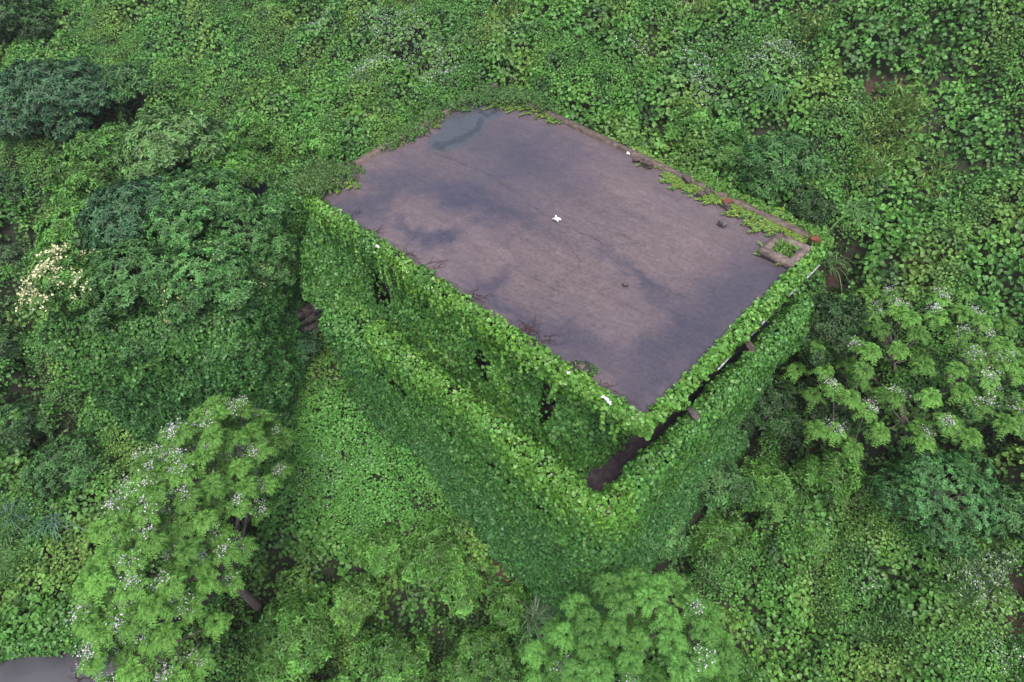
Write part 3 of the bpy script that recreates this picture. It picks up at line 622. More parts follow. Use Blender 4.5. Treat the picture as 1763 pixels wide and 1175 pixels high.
rock('stone', 1218, 333, 10, .24, DARKR, 'dark stone beside the creeper, right of a pair', 'stone', 7, (1.1, .7, .5), GR_)
rock('broken_brick', 1251, 349, 9.97, .20, BRICK, 'orange brick piece among creeper on the back edge', 'brick', 8, (1, .8, .4), GR_, .8)
rock('stone', 1251, 358, 10, .20, DARKR, 'dark stone just below the orange brick piece', 'stone', 9, (1, .7, .5), GR_)
rock('stone', 1243, 388, 10, .19, STONE, 'lone grey stone on the bare roof left of the hatch', 'stone', 10, (1, .8, .6), GR_)
rock('stone', 1076, 492, 10, .13, STONE, 'tiny grey stone alone in the middle of the roof', 'stone', 11, (1, .6, .5), GR_)
rock('broken_brick', 1402, 414, 9.86, .2, BRICK, 'rusty orange brick on the ivy at the right roof corner', 'brick', 12, (1, .8, .4), None, .8)
rock('stone', 1192, 714, 11.86, .24, STONE, 'flat grey stone lying on the ivy of the right parapet', 'stone', 13, (1.2, .6, .4), None)
rock('rubble_block', 1285, 598, 12.0, .36, CONC, 'brown block of rubble at the far end of the right balcony', 'rubble', 14, (1.3, .5, .5), None, .8)
def scrap(px_, py_, h, size, label, seed, sq=(1, .7)):
    """crumpled sheet of plastic"""
    p = at(px_, py_, h); r = np.random.default_rng(seed); g = np.linspace(-1, 1, 9); a, b = np.meshgrid(g, g, indexing='ij')
    V = np.stack([a * sq[0], b * sq[1], 0 * a], -1); w = Wave(1.1, seed)(V); V[..., 0] += .3 * Wave(1.4, seed + 5)(V); V[..., 2] = .5 * np.abs(w) + .18; V = V * size / 2
    idx = np.arange(81).reshape(9, 9); Fq = np.stack([idx[:-1, :-1], idx[1:, :-1], idx[1:, 1:], idx[:-1, 1:]], -1).reshape(-1, 4)
    T = np.concatenate([V.reshape(-1, 3), V.reshape(-1, 3) * [.97, .97, 1] - [0, 0, .012]]); o = mesh_obj('plastic_scrap', T, np.concatenate([Fq, Fq[:, ::-1] + 81]), PALE)
    o.location = p; return tag(o, label, 'litter', 'white plastic scraps')
scrap(959, 379, 9.98, .15, 'crumpled white plastic scrap in the middle of the bare roof', 1, (1, .9))
scrap(978, 643, 9.9, .09, 'tiny white scrap on the ivy beside the moss cushion', 2)
scrap(1040, 687, 9.84, .14, 'torn white scrap on the front ivy edge near the lowest roof corner', 3, (1, .5))
scrap(1049, 694, 9.86, .08, 'small white scrap just right of the torn one', 4)
scrap(650, 426, 9.86, .14, 'narrow white scrap on the ivy of the left front edge', 5, (1, .35))
# moss cushion
mc = at(1000, 637, 10.0); mo = thing('moss_cushion', tuple(mc), 'grey green moss cushion with a stone on the front edge of the roof', 'moss')
r = np.random.default_rng(12); n = 2600; a = r.uniform(0, 6.28, n); q = np.sqrt(r.random(n)); ex = at(1023, 640, 10) - mc; ex = ex / np.linalg.norm(ex); ey = np.array([-ex[1], ex[0], 0])
Q = mc + ex * (np.cos(a) * q * .36)[:, None] + ey * (np.sin(a) * q * .2)[:, None]; Q[:, 2] += .10 * np.sqrt(1 - q ** 2) + .01
C = np.where((r.random(n) < .3)[:, None], [.20, .23, .2], [.045, .075, .04]) * r.uniform(.4, 1.3, (n, 1)); C = np.where(((Q - mc) @ ex > .24)[:, None] & (r.random(n) < .6)[:, None], [.07, .17, .03], C)
V, F, C = flat_leaves(Q, nrm(np.array([0, 0, 1]) + ex * (np.cos(a) * q)[:, None] + ey * (np.sin(a) * q)[:, None]), np.full(n, .04), C, r=r)
part('moss', V, F, LEAF, mo, col=C)
V = MB().box(tuple(mc + [-.05, -.06, .02]), tuple(mc + [.08, .06, .13]), .012).build('stone', CONC, mo)

# ------------------------------------------------------------------ shrubs and trees
def limb_set(mb, base, tips_, r0, r):
    """trunk up to a fork, tapering limbs to every lobe"""
    base = np.array(base, float); T = np.array(tips_); c = T.mean(0); fork = base + (c - base) * .45; fork[2] = base[2] + (c[2] - base[2]) * .45
    b2 = base - [0, 0, .4]; k = np.linspace(0, 1, 7)[:, None]; w = r.normal(size=(7, 3)) * .04 * k
    mb.tube(b2 + (fork - b2) * k + w, r0 * (1 - .35 * k[:, 0]), 8)
    for t in T:
        mid = fork + (t - fork) * .5 + r.normal(size=3) * .12 * np.linalg.norm(t - fork) - [0, 0, .1]
        k = np.linspace(0, 1, 7)[:, None]; P = (1 - k) ** 2 * fork + 2 * k * (1 - k) * mid + k ** 2 * t
        mb.tube(P, np.linspace(r0 * .55, r0 * .10, 7), 6)
def shrub(px_, py_, up, R, label, cat='shrub', name='shrub', base=G_MID, leaf=.13, lobes=9, dens=90, kind='tips', seed=0, h=None, flat=.75, asp=.42, flowers=None, group=None, k=7, zbase=None, dark=.6):
    """bush: lobes spread over a dome, twig rosettes over every lobe; the centre is `up` above the ground (or at depth h)"""
    r = np.random.default_rng(1000 + seed)
    c = hit(px_, py_, up) if h is None else at(px_, py_, h)
    gz = float(terrain(c[0], c[1])) if zbase is None else zbase
    t = thing(name, (c[0], c[1], gz), label, cat, group)
    LC, LR = [c + [0, 0, .12 * R]], [R * .62]
    for i in range(lobes):
        a = i * 2.399 + r.uniform(-.3, .3); q = math.sqrt((i + .7) / lobes); el = 1 - q ** 2
        LC.append(c + np.array([math.cos(a) * q * R * .72, math.sin(a) * q * R * .72, (el * .55 - .12 + r.normal() * .1) * R * flat])); LR.append(R * r.uniform(.26, .46))
    P, N, Cc = [], [], []
    LC = np.array(LC); LR = np.array(LR)
    for (lc, lr) in zip(LC, LR):
        n = int(dens * lr * lr * 9); d = nrm(r.normal(size=(n, 3))); d[:, 2] = np.abs(d[:, 2]) * 1.1 - .25; d = nrm(d)
        jw = Wave(.5, seed * 7 + 3); p = lc + d * lr * ((.86 + .18 * jw(lc + d * lr)) * r.uniform(.8, 1.08, n))[:, None] * [1, 1, flat]
        inside = np.zeros(n, bool)
        for (oc, orr) in zip(LC, LR):
            if orr != lr: inside |= (((p - oc) / [1, 1, flat]) ** 2).sum(1) < (orr * .78) ** 2
        keep = ~inside & (Wave(.45, seed + 9)(p) > -1.0); p = p[keep]; d = d[keep]
        P.append(p); N.append(nrm(d * [1, 1, 1.2] + [0, 0, .35])); Cc.append(np.broadcast_to(base * r.uniform(.82, 1.2), (len(p), 3)))
    P = np.concatenate(P); N = np.concatenate(N); C = np.concatenate(Cc); n = len(P)
    C = C * (1 + .22 * Wave(.6, seed + 4)(P))[:, None].clip(.5, 1.6) * r.uniform(.75, 1.3, (n, 1)) * (1 + r.normal(size=(n, 3)) * .05)
    if kind == 'tips': V, F, C2 = tips(P, N, np.full(n, leaf), C, k=k, asp=asp, r=r)
    else: V, F, C2 = flat_leaves(P, N, np.full(n, leaf), C, asp=asp, r=r, spread=.6)
    part('crown', V, F, LEAF, t, col=C2)
    mb = MB(); limb_set(mb, (c[0], c[1], gz), LC, max(.04, R * .05), r); mb.build('stem', BARK, t)
    if flowers:
        fc, fn, fsz, side = flowers; m = N @ nrm(np.array(side, float)) > .1 if side is not None else np.ones(n, bool); idx = np.where(m)[0]
        idx = idx[(Wave(.7, seed + 77)(P[idx]) > -.1)]; idx = r.choice(idx, min(fn, len(idx)), replace=False)
        Q = np.repeat(P[idx] + N[idx] * .06, 7, 0) + r.normal(size=(len(idx) * 7, 3)) * .06
        v, f, c_ = flat_leaves(Q, np.repeat(N[idx], 7, 0), np.full(len(Q), fsz), np.array(fc) * r.uniform(.7, 1.2, (len(Q), 1)), asp=.8, spread=.8, r=r); part('blossom', v, f, PETAL, t, col=c_)
    return t

def chinaberry(px_, py_, h, R, H, n_ros, label, seed, fl=.3, base=np.array([.118, .275, .055]), trunk=None, stretch=(1, 1), axis=(1, 0), gap=-.75, lean=0):
    """airy tree: limbs end in rosettes of drooping compound leaves; lilac panicles above some of them"""
    r = np.random.default_rng(2000 + seed); c = at(px_, py_, h)
    bx, by = (c[0], c[1]) if trunk is None else trunk; gz = float(terrain(bx, by))
    t = thing('chinaberry_tree', (bx, by, gz), label, 'tree', 'flowering trees around the house')
    ax_ = nrm(np.array([axis[0], axis[1], 0.])); ay_ = np.array([-ax_[1], ax_[0], 0])
    # rosette positions by poisson-like dart throwing over a dome
    W_ = Wave(1.9, seed + 31); pts = []; tries = 0
    while len(pts) < n_ros and tries < 30000:
        tries += 1
        a = r.uniform(0, 6.28); q = math.sqrt(r.random()) * (1.0 + .12 * math.cos(3 * a + seed)); lay = 1 if r.random() < .72 else r.uniform(.35, .9)
        d = np.array([math.cos(a) * q, math.sin(a) * q]); z = H * math.sqrt(max(0, 1 - min(q, 1) ** 2)) * lay
        p = c + ax_ * d[0] * R * stretch[0] + ay_ * d[1] * R * stretch[1] + np.array([0, 0, z - H * .55 + r.normal() * .12])
        if W_(p) < gap: continue
        if all(np.linalg.norm((p - o) * [1, 1, .6]) > .50 for o in pts): pts.append(p)
    pts = np.array(pts); n = len(pts)
    # limbs: a few main boughs, every rosette hangs on the nearest
    base_ = np.array([bx, by, gz - .3]); fork = np.array([bx, by, gz]) * .5 + (c - [0, 0, H * .6]) * .5; mb = MB()
    k = np.linspace(0, 1, 9)[:, None]; ctrl = base_ * .4 + fork * .6 + [.15, -.1, 0]; tr = (1 - k) ** 2 * base_ + 2 * k * (1 - k) * ctrl + k ** 2 * fork
    mb.tube(tr, np.linspace(.15, .09, 9), 9); mb.build('trunk', BARK, t)
    mb = MB(); nb = 8; cen = pts[r.choice(n, nb, replace=False)]
    for _ in range(4):
        lab = np.argmin(np.linalg.norm(pts[:, None] - cen[None], axis=2), 1); cen = np.array([pts[lab == i].mean(0) if (lab == i).any() else cen[i] for i in range(nb)])
    for i in range(nb):
        e = cen[i] - [0, 0, .55]; m_ = (fork + e) / 2 - [0, 0, .25] + r.normal(size=3) * .2; k = np.linspace(0, 1, 8)[:, None]; q = (1 - k) ** 2 * fork + 2 * k * (1 - k) * m_ + k ** 2 * e
        mb.tube(q, np.linspace(.075, .032, 8), 7)
        for p in pts[lab == i]:
            s = q[4 + r.integers(0, 4)]; m2 = (s + p) / 2 - [0, 0, .18]; k2 = np.linspace(0, 1, 6)[:, None]; mb.tube((1 - k2) ** 2 * s + 2 * k2 * (1 - k2) * m2 + k2 ** 2 * p, np.linspace(.026, .009, 6), 5)
    mb.build('branches', BARK, t)
    # compound leaves
    nl, ns = 13, 7
    out = nrm(pts - (c - [0, 0, H * 1.6])); tone = base * r.uniform(.8, 1.22, (n, 1)) * (1 + .12 * Wave(1.5, seed)(pts))[:, None]
    th = np.arange(nl)[None] * 2.4 + r.uniform(0, 6.28, (n, 1)); el = np.linspace(1.15, -.15, nl)[None] + r.normal(size=(n, nl)) * .15
    hd = np.stack([np.cos(th), np.sin(th), 0 * th], -1); LL = r.uniform(.30, .46, (n, nl))
    D0 = nrm(hd * np.cos(el)[..., None] + np.array([0, 0, 1]) * np.sin(el)[..., None] + out[:, None] * .45)
    st = np.linspace(.22, 1, ns)
    Px = pts[:, None, None] + D0[:, :, None] * (LL[..., None] * st)[..., None] - np.array([0, 0, 1]) * (LL[..., None] * st ** 2.2 * .62)[..., None]
    Dx = nrm(D0[:, :, None] - np.array([0, 0, 1]) * (st ** 1.2 * 1.3)[:, None]); Nx = nrm(np.array([0, 0, 1.]) - Dx * Dx[..., 2:3]); Sx = np.cross(Dx, Nx)
    VV, FF, CC = [], [], []
    for sd_ in (-1, 1):
        for (o1, len1, ang) in ((0, .095, .95), (.05, .06, .35), (.075, .055, 1.4)):
            s_ = (1.15 - .6 * np.abs(st - .45))[:, None]
            pd = nrm(Dx * math.cos(.95) + Sx * sd_ * math.sin(.95)); p2 = Px + pd * o1 * s_
            d2 = nrm(Dx * math.cos(ang) + Sx * sd_ * math.sin(ang) - np.array([0, 0, .25])); n2 = nrm(Nx + r.normal(size=Nx.shape) * .25)
            L2 = (len1 * np.broadcast_to(s_[:, 0], Px.shape[:-1]) * r.uniform(.8, 1.25, Px.shape[:-1])).ravel()
            cc = np.broadcast_to(tone[:, None, None], Px.shape) * r.uniform(.8, 1.25, Px.shape[:-1])[..., None]
            v, f, c_ = leaves(p2.reshape(-1, 3), d2.reshape(-1, 3), n2.reshape(-1, 3), L2, L2 * .5, cc.reshape(-1, 3)); VV.append((v, f, c_))
    V, F, C = merge(VV); part('crown', V, F, SOFT, t, col=C)
    pick = np.where((r.random(n) < fl * (1 + .6 * Wave(2.5, seed + 8)(pts))) & (out[:, 2] > .3))[0]; Q = []
    for i in pick:
        for _ in range(r.integers(2, 4)):
            a = r.uniform(0, 6.28); e = pts[i] + np.array([math.cos(a) * .14, math.sin(a) * .14, .17 + .08 * r.random()])
            Q.append(e + r.normal(size=(30, 3)) * [.085, .085, .06])
    Q = np.concatenate(Q); m = len(Q); v, f, c_ = flat_leaves(Q, nrm(r.normal(size=(m, 3)) + [0, 0, 1.]), np.full(m, .034), np.array([.60, .57, .66]) * r.uniform(.6, 1.15, (m, 1)), asp=.75, r=r)
    part('blossom', v, f, PETAL, t, col=c_)
    return t
def hitp(px_, py_): return tuple(hit(px_, py_)[:2])
chinaberry(1578, 590, 14.5, 3.25, 2.4, 105, 'airy tree with lilac blossom and a bare forked trunk right of the house', 1, fl=.35, trunk=hitp(1560, 735), stretch=(1.1, 1), axis=(.71, .7), gap=-.35)
chinaberry(300, 885, 13.6, 2.25, 2.4, 190, 'tall tree with many lilac blossoms left of the green lawn slope', 2, fl=.62, stretch=(1.7, .74), axis=(-.55, .65), gap=-.95)
chinaberry(1105, 1160, 14.2, 2.1, 1.3, 75, 'pale green feathery tree below the lowest corner of the house', 3, fl=.14, base=np.array([.105, .265, .058]), stretch=(1.0, 1), axis=(.71, .7), trunk=(-1.6, 3.3), gap=-1.1)

# ------------------------------------------------------------------ the left house, buried in green
ZH = CZ - 12.2
lh = thing('house', (-19.4, 3.2, CZ - 16.5), 'left house completely buried under bushes with a smooth ivy wall', 'house')
MB().prism([tuple(p) for p in HOUSE], CZ - 19.5, ZH).build('walls', WALLM, lh)
A_, B_, C_, D_ = HOUSE
def quad_sweep(p0, p1, prof, out):
    return [((p0[0], p0[1]), out, 0), (((p0[0] + p1[0]) / 2, (p0[1] + p1[1]) / 2), out, 0), ((p1[0], p1[1]), out, 0)], prof
u_ = nrm(B_ - A_); on_ = np.array([u_[1], -u_[0]]); ol_ = -u_
stx = [(tuple(D_ + ol_ * .1), tuple(nrm(ol_ * 1.0)), 0), (tuple(A_ + ol_ * .1), tuple(nrm(ol_ + on_ * .2)), 0), (tuple(A_), tuple(nrm(ol_ + on_)), 0), (tuple(A_ + on_ * .05), tuple(on_), 0), (tuple(B_), tuple(on_), 0), (tuple(B_ + u_ * .05), tuple(u_), 0), (tuple(C_), tuple(u_), 0)]
ivy('ivy', sweep(stx, [(-.5, ZH + .5), (.1, ZH + .45), (.35, ZH + .05), (.42, ZH - .8), (.36, ZH - 2.5), (.3, ZH - 4.5), (.35, ZH - 7)], .25), 330, .10, ivycol(IV_M * .95, IV_D * 1.15, ZH + .3, ZH - 2.5, 1.2, 5), lh, bump=.16, seed=20, label='smooth dark ivy hanging over the walls')
# roof growth
r = np.random.default_rng(31); n = 60000; q = r.random((n, 2, 1)); Q = A_ + (B_ - A_) * q[:, 0] + (D_ - A_) * q[:, 1]
def rz(Q): return ZH + .45 + .28 * Wave(1.4, 91, dim=2)(Q) + .2 * np.abs(Wave(.6, 92, dim=2)(Q))
z = rz(Q); e = .05; N = nrm(np.stack([-(rz(Q + [e, 0]) - z) / e, -(rz(Q + [0, e]) - z) / e, np.ones(n)], 1))
P = np.concatenate([Q, z[:, None] + r.normal(size=(n, 1)) * .05], 1)
V, F, C = flat_leaves(P, N, np.full(n, .14), tones(P, n, r, base=DKG * .95, seed=3), r=r); part('vine_mat', V, F, LEAF, lh, col=C)
zb = ZH + .1
B = [  # px, py, h, R, label, base, leaf, kind
 (140, 300, 11.6, 1.4, 'bluish green bush at the upper left end of the buried house', BRT * .9, .15), (190, 265, 11.3, 1.5, 'bush on the far edge of the buried house by the dark gully', BRT * .85, .14),
 (300, 250, 10.6, 1.9, 'pale leaved vine mound on the top end of the buried house', np.array([.095, .2, .06]), .17), (150, 395, 11.5, 1.5, 'light green bush on the left rim of the buried house', BRT * 1.05, .14),
 (225, 370, 10.6, 1.7, 'dark bluish bush in the middle of the buried house', DKB, .13), (340, 350, 10.7, 1.8, 'dense round bush right of the dark bluish one', DKG * 1.35, .11), (430, 400, 11.5, 1.5, 'fine leaved bush beside the gap to the main house', DKG * 1.3, .09),
 (230, 480, 11.1, 1.7, 'dark feathery bush above the smooth ivy wall', DKG * 1.15, .12), (350, 480, 11.3, 1.7, 'green bush on the lower rim of the buried house', DKG * 1.3, .11), (400, 300, 11.5, 1.3, 'bush reaching toward the left roof corner of the main house', BRT * .9, .15),
 (120, 570, 12.2, .8, 'small bush hanging over the left end of the smooth ivy wall', DKG * 1.2, .10), (255, 575, 12.3, 1.0, 'bush hanging over the middle of the smooth ivy wall', DKG * 1.15, .10), (385, 580, 12.7, .8, 'bush hanging over the right end of the smooth ivy wall', DKG * 1.2, .10),
 (455, 470, 12.4, 1.1, 'narrow bush dotted with pale buds beside the main house', DKG * 1.2, .10)]
for i, (a, b, h, R, lab, bc, lf) in enumerate(B):
    shrub(a, b, 0, R, lab, base=bc, leaf=lf, h=h, seed=10 + i, lobes=11, dens=60, flat=.62, zbase=zb, group='bushes on the buried house', asp=.5,
          flowers=((.42, .46, .22), 60, .045, None) if i in (13, 8) else None)
shrub(112, 490, 0, 1.15, 'bush covered in cream yellow blossom at the left edge of the buried house', base=BRT * .8, leaf=.12, h=10.7, seed=30, lobes=9, dens=60, flat=.7, zbase=zb, flowers=((.62, .62, .38), 1000, .065, (-.7, -.7, .6)), cat='flowering shrub', name='flowering_shrub')
# retaining wall in the gap
w0, w1_ = at(428, 590, 14.6), at(522, 535, 14.4); d_ = nrm((w1_ - w0) * [1, 1, 0]); nn = np.array([-d_[1], d_[0], 0]); mb = MB(); r = np.random.default_rng(44)
L_ = np.linalg.norm((w1_ - w0)[:2]); x_ = 0.; row = 0
for row in range(5):
    x_ = -.5 - (row % 2) * .2
    while x_ < L_ + .4:
        l_ = r.uniform(.35, .75); z_ = w0[2] - 1.4 + row * .3; o_ = w0 + d_ * x_; dep = r.uniform(0, .06)
        P8 = [o_ + d_ * a * (l_ + .02) - nn * dep * (1 - b) + nn * b * .4 + np.array([0, 0, z_ + c * .31 - w0[2]]) for c in (0, 1) for b in (0, 1) for a in (0, 1)]
        mb.add(np.array(P8) + r.normal(size=(8, 3)) * .05, [(0, 2, 3, 1), (4, 5, 7, 6), (0, 1, 5, 4), (2, 6, 7, 3), (0, 4, 6, 2), (1, 3, 7, 5)]); x_ += l_
tag(mb.build('retaining_wall', STONE), 'bare grey stone retaining wall in the gap between the two houses', 'wall')

# ------------------------------------------------------------------ other shrubs and trees
L2 = [ # px, py, up, R, label, base, leaf, lobes, flat, cat
 (95, 175, 1.6, 2.6, 'big dark blue green tree above the gully at the upper left', DKB * 1.0, .16, 15, .7, 'tree'), (230, 150, 1.2, 1.5, 'dark tree right of the big one above the gully', DKG, .15, 10, .8, 'tree'),
 (25, 20, 1.4, 2.2, 'dark tree in the upper left corner', DKG * .8, .15, 10, .8, 'tree'),
 (5, 330, .5, 1.2, 'dull tree on the left picture edge beside the buried house', DKG * .75, .14, 10, .8, 'tree'), (0, 600, .3, 1.1, 'dark green tree at the left edge level with the smooth ivy wall', DKG * .75, .13, 12, .8, 'tree'),
 (25, 745, .3, 1.2, 'dark tree at the left edge below the buried house corner', DKG * .75, .13, 12, .8, 'tree'), (110, 800, .9, 1.2, 'dark bush at the foot of the buried house', DKG * .9, .12, 9, .8, 'shrub'), (8, 450, .4, 1.0, 'brownish green bush squeezed at the left edge', np.array([.05, .10, .04]), .12, 9, .8, 'shrub'),
 (30, 860, .5, 1.0, 'small bush low on the left edge', BRT * .8, .12, 8, .7, 'shrub'),
 (505, 1100, 1.0, 1.3, 'bright star leaved bush at the bottom edge left of centre', BRT * .85, .15, 11, .8, 'shrub'), (690, 1150, .9, 1.0, 'green bush at the bottom edge below the dark hollow', BRT * .7, .14, 10, .8, 'shrub'), (830, 1140, .8, 1.0, 'bush at the bottom edge left of the reed clump', BRT * .75, .13, 9, .8, 'shrub'),
 (650, 950, .5, .8, 'low bush where the lawn slope ends', BRT * .9, .15, 9, .7, 'shrub'), (745, 950, .7, 1.0, 'bush with large leaves left of the reddish soil', BRT * .9, .16, 9, .8, 'shrub'), (610, 1045, .6, .9, 'pale green bush between two darker ones near the bottom', np.array([.085, .2, .04]), .14, 8, .8, 'shrub'), (880, 1045, .6, .7, 'small bush just below the reddish soil', BRT * .85, .14, 7, .8, 'shrub'), (790, 1010, .4, .8, 'little bush between the soil patch and the hollow', BRT, .14, 7, .8, 'shrub'),
 (1630, 850, 1.3, 1.7, 'compact round bush below the airy lilac tree', np.array([.056, .165, .050]), .085, 13, .75, 'shrub'),
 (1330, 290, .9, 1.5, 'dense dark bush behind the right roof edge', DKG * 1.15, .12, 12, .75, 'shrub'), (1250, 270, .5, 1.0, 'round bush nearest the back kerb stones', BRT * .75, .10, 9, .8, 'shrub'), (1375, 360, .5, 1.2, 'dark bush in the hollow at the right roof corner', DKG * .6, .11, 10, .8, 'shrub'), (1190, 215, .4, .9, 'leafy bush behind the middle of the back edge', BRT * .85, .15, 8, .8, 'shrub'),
 (1300, 520, .0, 0, '', DKG, .1, 1, .8, ''),
 (1420, 560, 1.2, 1.5, 'bush beside the right balcony with deep shade painted into its leaves', DKG * .5, .11, 11, .8, 'shrub'), (1310, 700, 1.2, 1.4, 'bush under the right balcony with shade painted into its leaves', DKG * .5, .11, 10, .8, 'shrub'), (1420, 700, 1.0, 1.3, 'bush left of the lilac tree trunk with shade painted into its leaves', DKG * .55, .12, 10, .8, 'shrub'),  # leaf bases darkened to paint in the shade beside the balcony
 (1215, 820, 1.0, 1.3, 'bush against the right wall near the front corner', DKG * 1.1, .14, 10, .8, 'shrub'), (1320, 840, .8, 1.1, 'broad leaved bush below the right balcony', BRT * .75, .15, 9, .8, 'shrub'), (1130, 920, .9, 1.0, 'bush at the foot of the front corner', DKG * 1.3, .13, 9, .8, 'shrub'), (1430, 820, .7, 1.0, 'loose bush with bright shoots below the dark hollow', BRT * .85, .15, 8, .8, 'shrub'),
 (1240, 930, .5, .9, 'bush with broad leaves right of the front corner', BRT * .8, .16, 8, .7, 'shrub'), (1400, 930, .4, .9, 'low bush in the middle of the right undergrowth', BRT * .85, .13, 8, .7, 'shrub'), (1720, 700, .8, 1.2, 'tree crown at the right edge below the lilac blossom', np.array([.07, .18, .045]), .13, 9, .8, 'tree'), (1740, 880, .8, 1.0, 'dark bush at the right picture edge', DKG, .12, 8, .8, 'shrub'),
 (560, 250, .6, 1.0, 'bush behind the left roof edge', BRT * 1.0, .15, 8, .75, 'shrub'), (450, 225, .7, 1.3, 'vine covered bush uphill of the buried house', BRT * .95, .17, 9, .75, 'shrub'), (330, 170, .5, .9, 'bush right of the dark gully', BRT * .85, .15, 8, .8, 'shrub'), (480, 330, .6, 1.0, 'bush at the far left corner of the main house', BRT * .85, .14, 8, .8, 'shrub'),
 (470, 690, .3, .8, 'low leafy bush at the top of the lawn slope', DKG * 1.2, .14, 7, .7, 'shrub'), (520, 600, .4, .7, 'bluish bush in the gap below the stone wall', DKB * 1.1, .13, 7, .8, 'shrub')]
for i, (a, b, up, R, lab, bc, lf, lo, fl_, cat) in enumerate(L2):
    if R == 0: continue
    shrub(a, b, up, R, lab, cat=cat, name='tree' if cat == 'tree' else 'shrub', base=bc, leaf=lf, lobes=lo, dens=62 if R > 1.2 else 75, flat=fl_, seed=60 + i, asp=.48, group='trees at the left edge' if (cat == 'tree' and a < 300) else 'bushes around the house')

# reeds and grass clumps
def grass_clump(px_, py_, n, L, label, seed, col=(.07, .16, .06), wid=.02, up=0.1, name='grass_clump', cat='grass clump', droop=1.):
    r = np.random.default_rng(3000 + seed); c = hit(px_, py_, up); c[2] = float(bil(SZ, c[:1], c[1:2])[0]) + .0
    k = 6; t_ = np.linspace(0, 1, k); V, F, C = [], [], []
    for i in range(n):
        a = r.uniform(0, 6.28); el = r.uniform(.5, 1.4); l = L * r.uniform(.6, 1.15); d = np.array([math.cos(a) * math.cos(el), math.sin(a) * math.cos(el), math.sin(el)]); s = np.array([-math.sin(a), math.cos(a), 0])
        b = c + np.array([r.normal() * .12, r.normal() * .12, -.1]); ctr = b + d * (t_ * l)[:, None] - np.array([0, 0, 1]) * (t_ ** 2.3 * l * .75 * droop)[:, None] + np.array([math.cos(a), math.sin(a), 0]) * (t_ ** 2 * l * .3)[:, None]
        w = wid * (1 - t_ ** 3) + .001; o = len(V) * 2 * k; V.append(np.concatenate([ctr - s * w[:, None], ctr + s * w[:, None]])); C.append(np.array(col) * r.uniform(.6, 1.4) * np.ones((2 * k, 3)))
        F.append([(o + q, o + q + 1, o + k + q + 1, o + k + q) for q in range(k - 1)])
    o = mesh_obj(name, np.concatenate(V), np.concatenate(F), LEAF, col=np.concatenate(C), loc=c); return tag(o, label, cat)
grass_clump(925, 1075, 110, 1.1, 'large clump of long bladed reeds below the reddish soil', 1, col=(.085, .15, .075), wid=.02, name='reed_clump', cat='reeds')
grass_clump(935, 1130, 70, 1.0, 'darker reed clump at the bottom edge left of the feathery tree', 2, col=(.08, .12, .07), wid=.018, name='reed_clump', cat='reeds')
grass_clump(1455, 375, 90, 1.1, 'arching grass clump behind the right roof corner', 3, col=(.085, .19, .06), wid=.016)
grass_clump(1430, 445, 60, .9, 'grass hanging in the dark hollow at the right roof corner', 4, col=(.07, .14, .05), wid=.013)
grass_clump(1330, 195, 60, .8, 'broad bladed grass tuft up the slope behind the bushes', 5, col=(.07, .17, .06), wid=.02)
grass_clump(120, 915, 60, .9, 'blue green reeds left of the tall lilac tree', 6, col=(.06, .14, .09), wid=.02, name='reed_clump', cat='reeds')
grass_clump(55, 905, 50, .9, 'dark reeds on the lower left slope', 7, col=(.05, .11, .07), wid=.018, name='reed_clump', cat='reeds')
# meadow grass patches (uncountable)
def tall_grass(spots, label, seed, col, per=900, L=.45):
    r = np.random.default_rng(seed); P, D = [], []
    for (a, b, R) in spots:
        c = hit(a, b); n = int(per * R * R); q = c[:2] + r.normal(size=(n, 2)) * R * .5; P.append(np.stack([q[:, 0], q[:, 1], bil(SZ, q[:, 0], q[:, 1]) - .03], 1))
    P = np.concatenate(P); n = len(P); w = Wave(.9, seed)
    D = np.stack([w(P) * .7, Wave(1., seed + 1)(P) * .7 - .3, np.full(n, .8)], 1) + r.normal(size=(n, 3)) * .4
    V, F, C = leaves(P, D, nrm(r.normal(size=(n, 3)) + [0, -.5, .5]), L * r.uniform(.5, 1.2, n), .022, np.array(col) * r.uniform(.6, 1.35, (n, 1)))
    tag(mesh_obj('tall_grass', V, F, LEAF, col=C), kind='stuff', label=label, cat='grass')
tall_grass([(1530, 240, 1.0), (1560, 200, .8), (1500, 290, .7), (1480, 340, .5), (1200, 30, .7), (880, 60, .6), (690, 30, .8), (1400, 60, .7), (1600, 300, .7)], 'yellowish tall grass on the slope at the upper right', 1, (.22, .34, .10), per=600, L=.26)
tall_grass([(1650, 1000, .8), (1690, 950, .6), (1620, 1050, .6), (1500, 1100, .5), (1410, 1080, .4), (1200, 1010, .4), (40, 980, .6), (700, 1000, .3), (860, 1010, .3)], 'pale trailing grass in the lower right undergrowth', 2, (.15, .30, .10), per=800, L=.26)
# wild flowers and pale weeds
r = np.random.default_rng(8); P = []; Wd = []
for (a, b, R, n) in [(700, 110, 1.3, 900), (760, 150, 1.0, 700), (560, 60, 1.0, 350), (640, 160, .9, 400), (660, 90, .9, 400), (1340, 135, .9, 500), (1290, 165, .7, 300), (1190, 150, .8, 260), (1210, 190, .7, 260), (1180, 30, .6, 120), (1660, 1040, .7, 420), (1690, 1000, .6, 300), (1640, 1000, .6, 200), (1480, 1030, .5, 110), (1700, 1150, .6, 200), (570, 830, .8, 160), (640, 800, .9, 130),
                     (1410, 945, .5, 40), (1450, 220, .5, 60), (1620, 200, .5, 60), (1200, 230, .5, 80), (880, 90, .9, 150), (1100, 110, 1., 150), (520, 860, .6, 60), (1540, 700, .2, 10)]:
    c = hit(a, b); q = c[:2] + r.normal(size=(n, 2)) * R * .5; P.append(q)
q = np.concatenate(P); n = len(q); P = np.stack([q[:, 0], q[:, 1], bil(SZ, q[:, 0], q[:, 1]) + r.uniform(.02, .12, n)], 1)
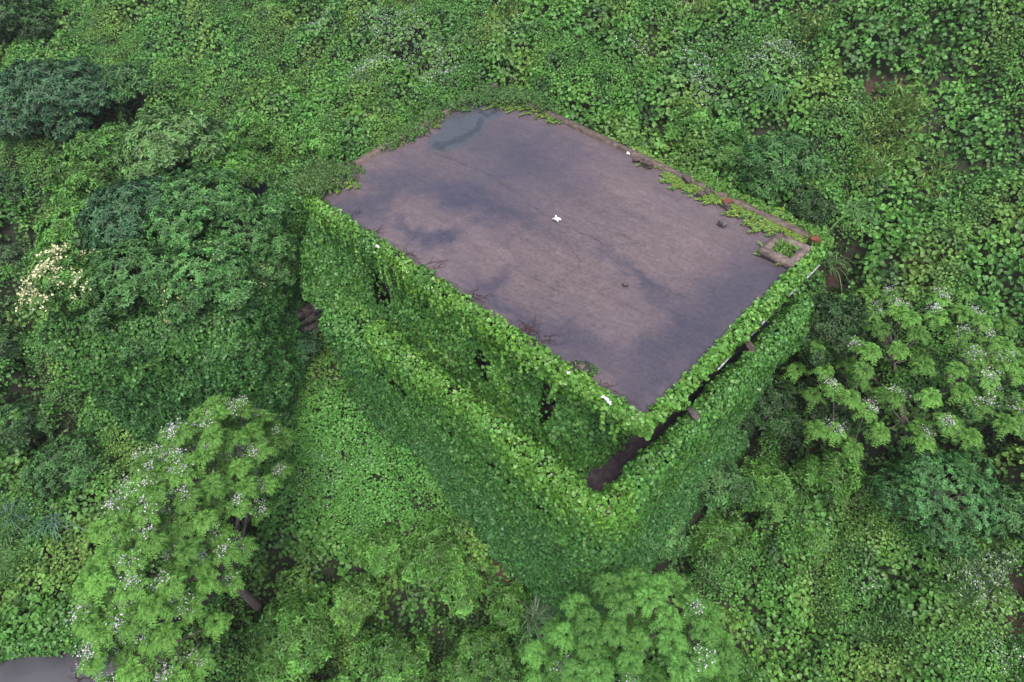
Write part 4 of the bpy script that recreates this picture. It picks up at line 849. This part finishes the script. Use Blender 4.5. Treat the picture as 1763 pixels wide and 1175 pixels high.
V, F, C = flat_leaves(P, nrm(np.array([0, 0, 1.]) + r.normal(size=(n, 3)) * .4), np.full(n, .038), np.array([.42, .48, .46]) * r.uniform(.45, 1.3, (n, 1)), asp=.8, r=r)
tag(mesh_obj('wildflowers', V, F, PETAL, col=C), kind='stuff', label='tiny whitish wildflowers scattered over the undergrowth', cat='wildflowers')

# ------------------------------------------------------------------ flat roof of the lower neighbour, bottom left
Lr = [tuple(p) for p in LOWROOF]
lr = thing('low_building', (-14.5, -8, CZ - 20.5), 'low building with a smooth grey roof at the lower left corner', 'building')
ZL = CZ - 18.6
pc = np.array(Lr); area = sum(pc[i][0] * pc[(i + 1) % 5][1] - pc[(i + 1) % 5][0] * pc[i][1] for i in range(5))
if area < 0: Lr = Lr[::-1]
MB().prism(Lr, CZ - 22.5, ZL).build('roof_slab', noisy('wet_grey_roof', (.085, .085, .105), (.13, .125, .145), 1.2, .45, .1), lr)
e1, e0 = at(-60, 1136, 18.6), at(168, 1106, 18.6); dd = nrm((e1 - e0) * [1, 1, 0]); no_ = np.array([dd[1], -dd[0]])
ivy('ivy', sweep([(tuple(e0[:2]), tuple(no_), 0), (tuple(e1[:2]), tuple(no_), 0)], [(-.12, ZL + .02), (-.05, ZL + .2), (.15, ZL + .3), (.4, ZL + .2), (.5, ZL - .3)]), 420, .10, ivycol(IV_M * 1.1, IV_M * .9, ZL + .3, ZL), lr, bump=.1, seed=31, label='ivy hedge along the roof edge')
tw = MB(); r = np.random.default_rng(19)
for _ in range(9):
    p = at(140 + r.normal() * 12, 1168, 18.58); a = r.uniform(0, 6.28); Q = [p]
    for q in range(8): a += r.normal() * .4; p = p + np.array([math.cos(a), math.sin(a), .25 * (q < 4) - .2 * (q >= 4)]) * .06; p[2] = max(p[2], ZL + .01); Q.append(p)
    tw.tube(Q, np.linspace(.009, .004, 9), 4)
tag(tw.build('dry_twigs', TWIG), 'tangle of dry brown twigs on the smooth grey roof', 'twigs')

# ------------------------------------------------------------------ misty air
hm = bpy.data.materials.new('misty_air'); hm.use_nodes = True; t = hm.node_tree; t.nodes.remove(t.nodes['Principled BSDF'])
pv = t.nodes.new('ShaderNodeVolumePrincipled'); pv.inputs['Density'].default_value = .0006; pv.inputs['Color'].default_value = (.9, .93, .95, 1); pv.inputs['Anisotropy'].default_value = .2
t.links.new(pv.outputs[0], t.nodes['Material Output'].inputs['Volume'])
tag(MB().box((-170, -140, float(AZ.min()) - 1), (140, 170, float(max(AZ.max(), 20) + 2))).build('haze', hm), kind='stuff')
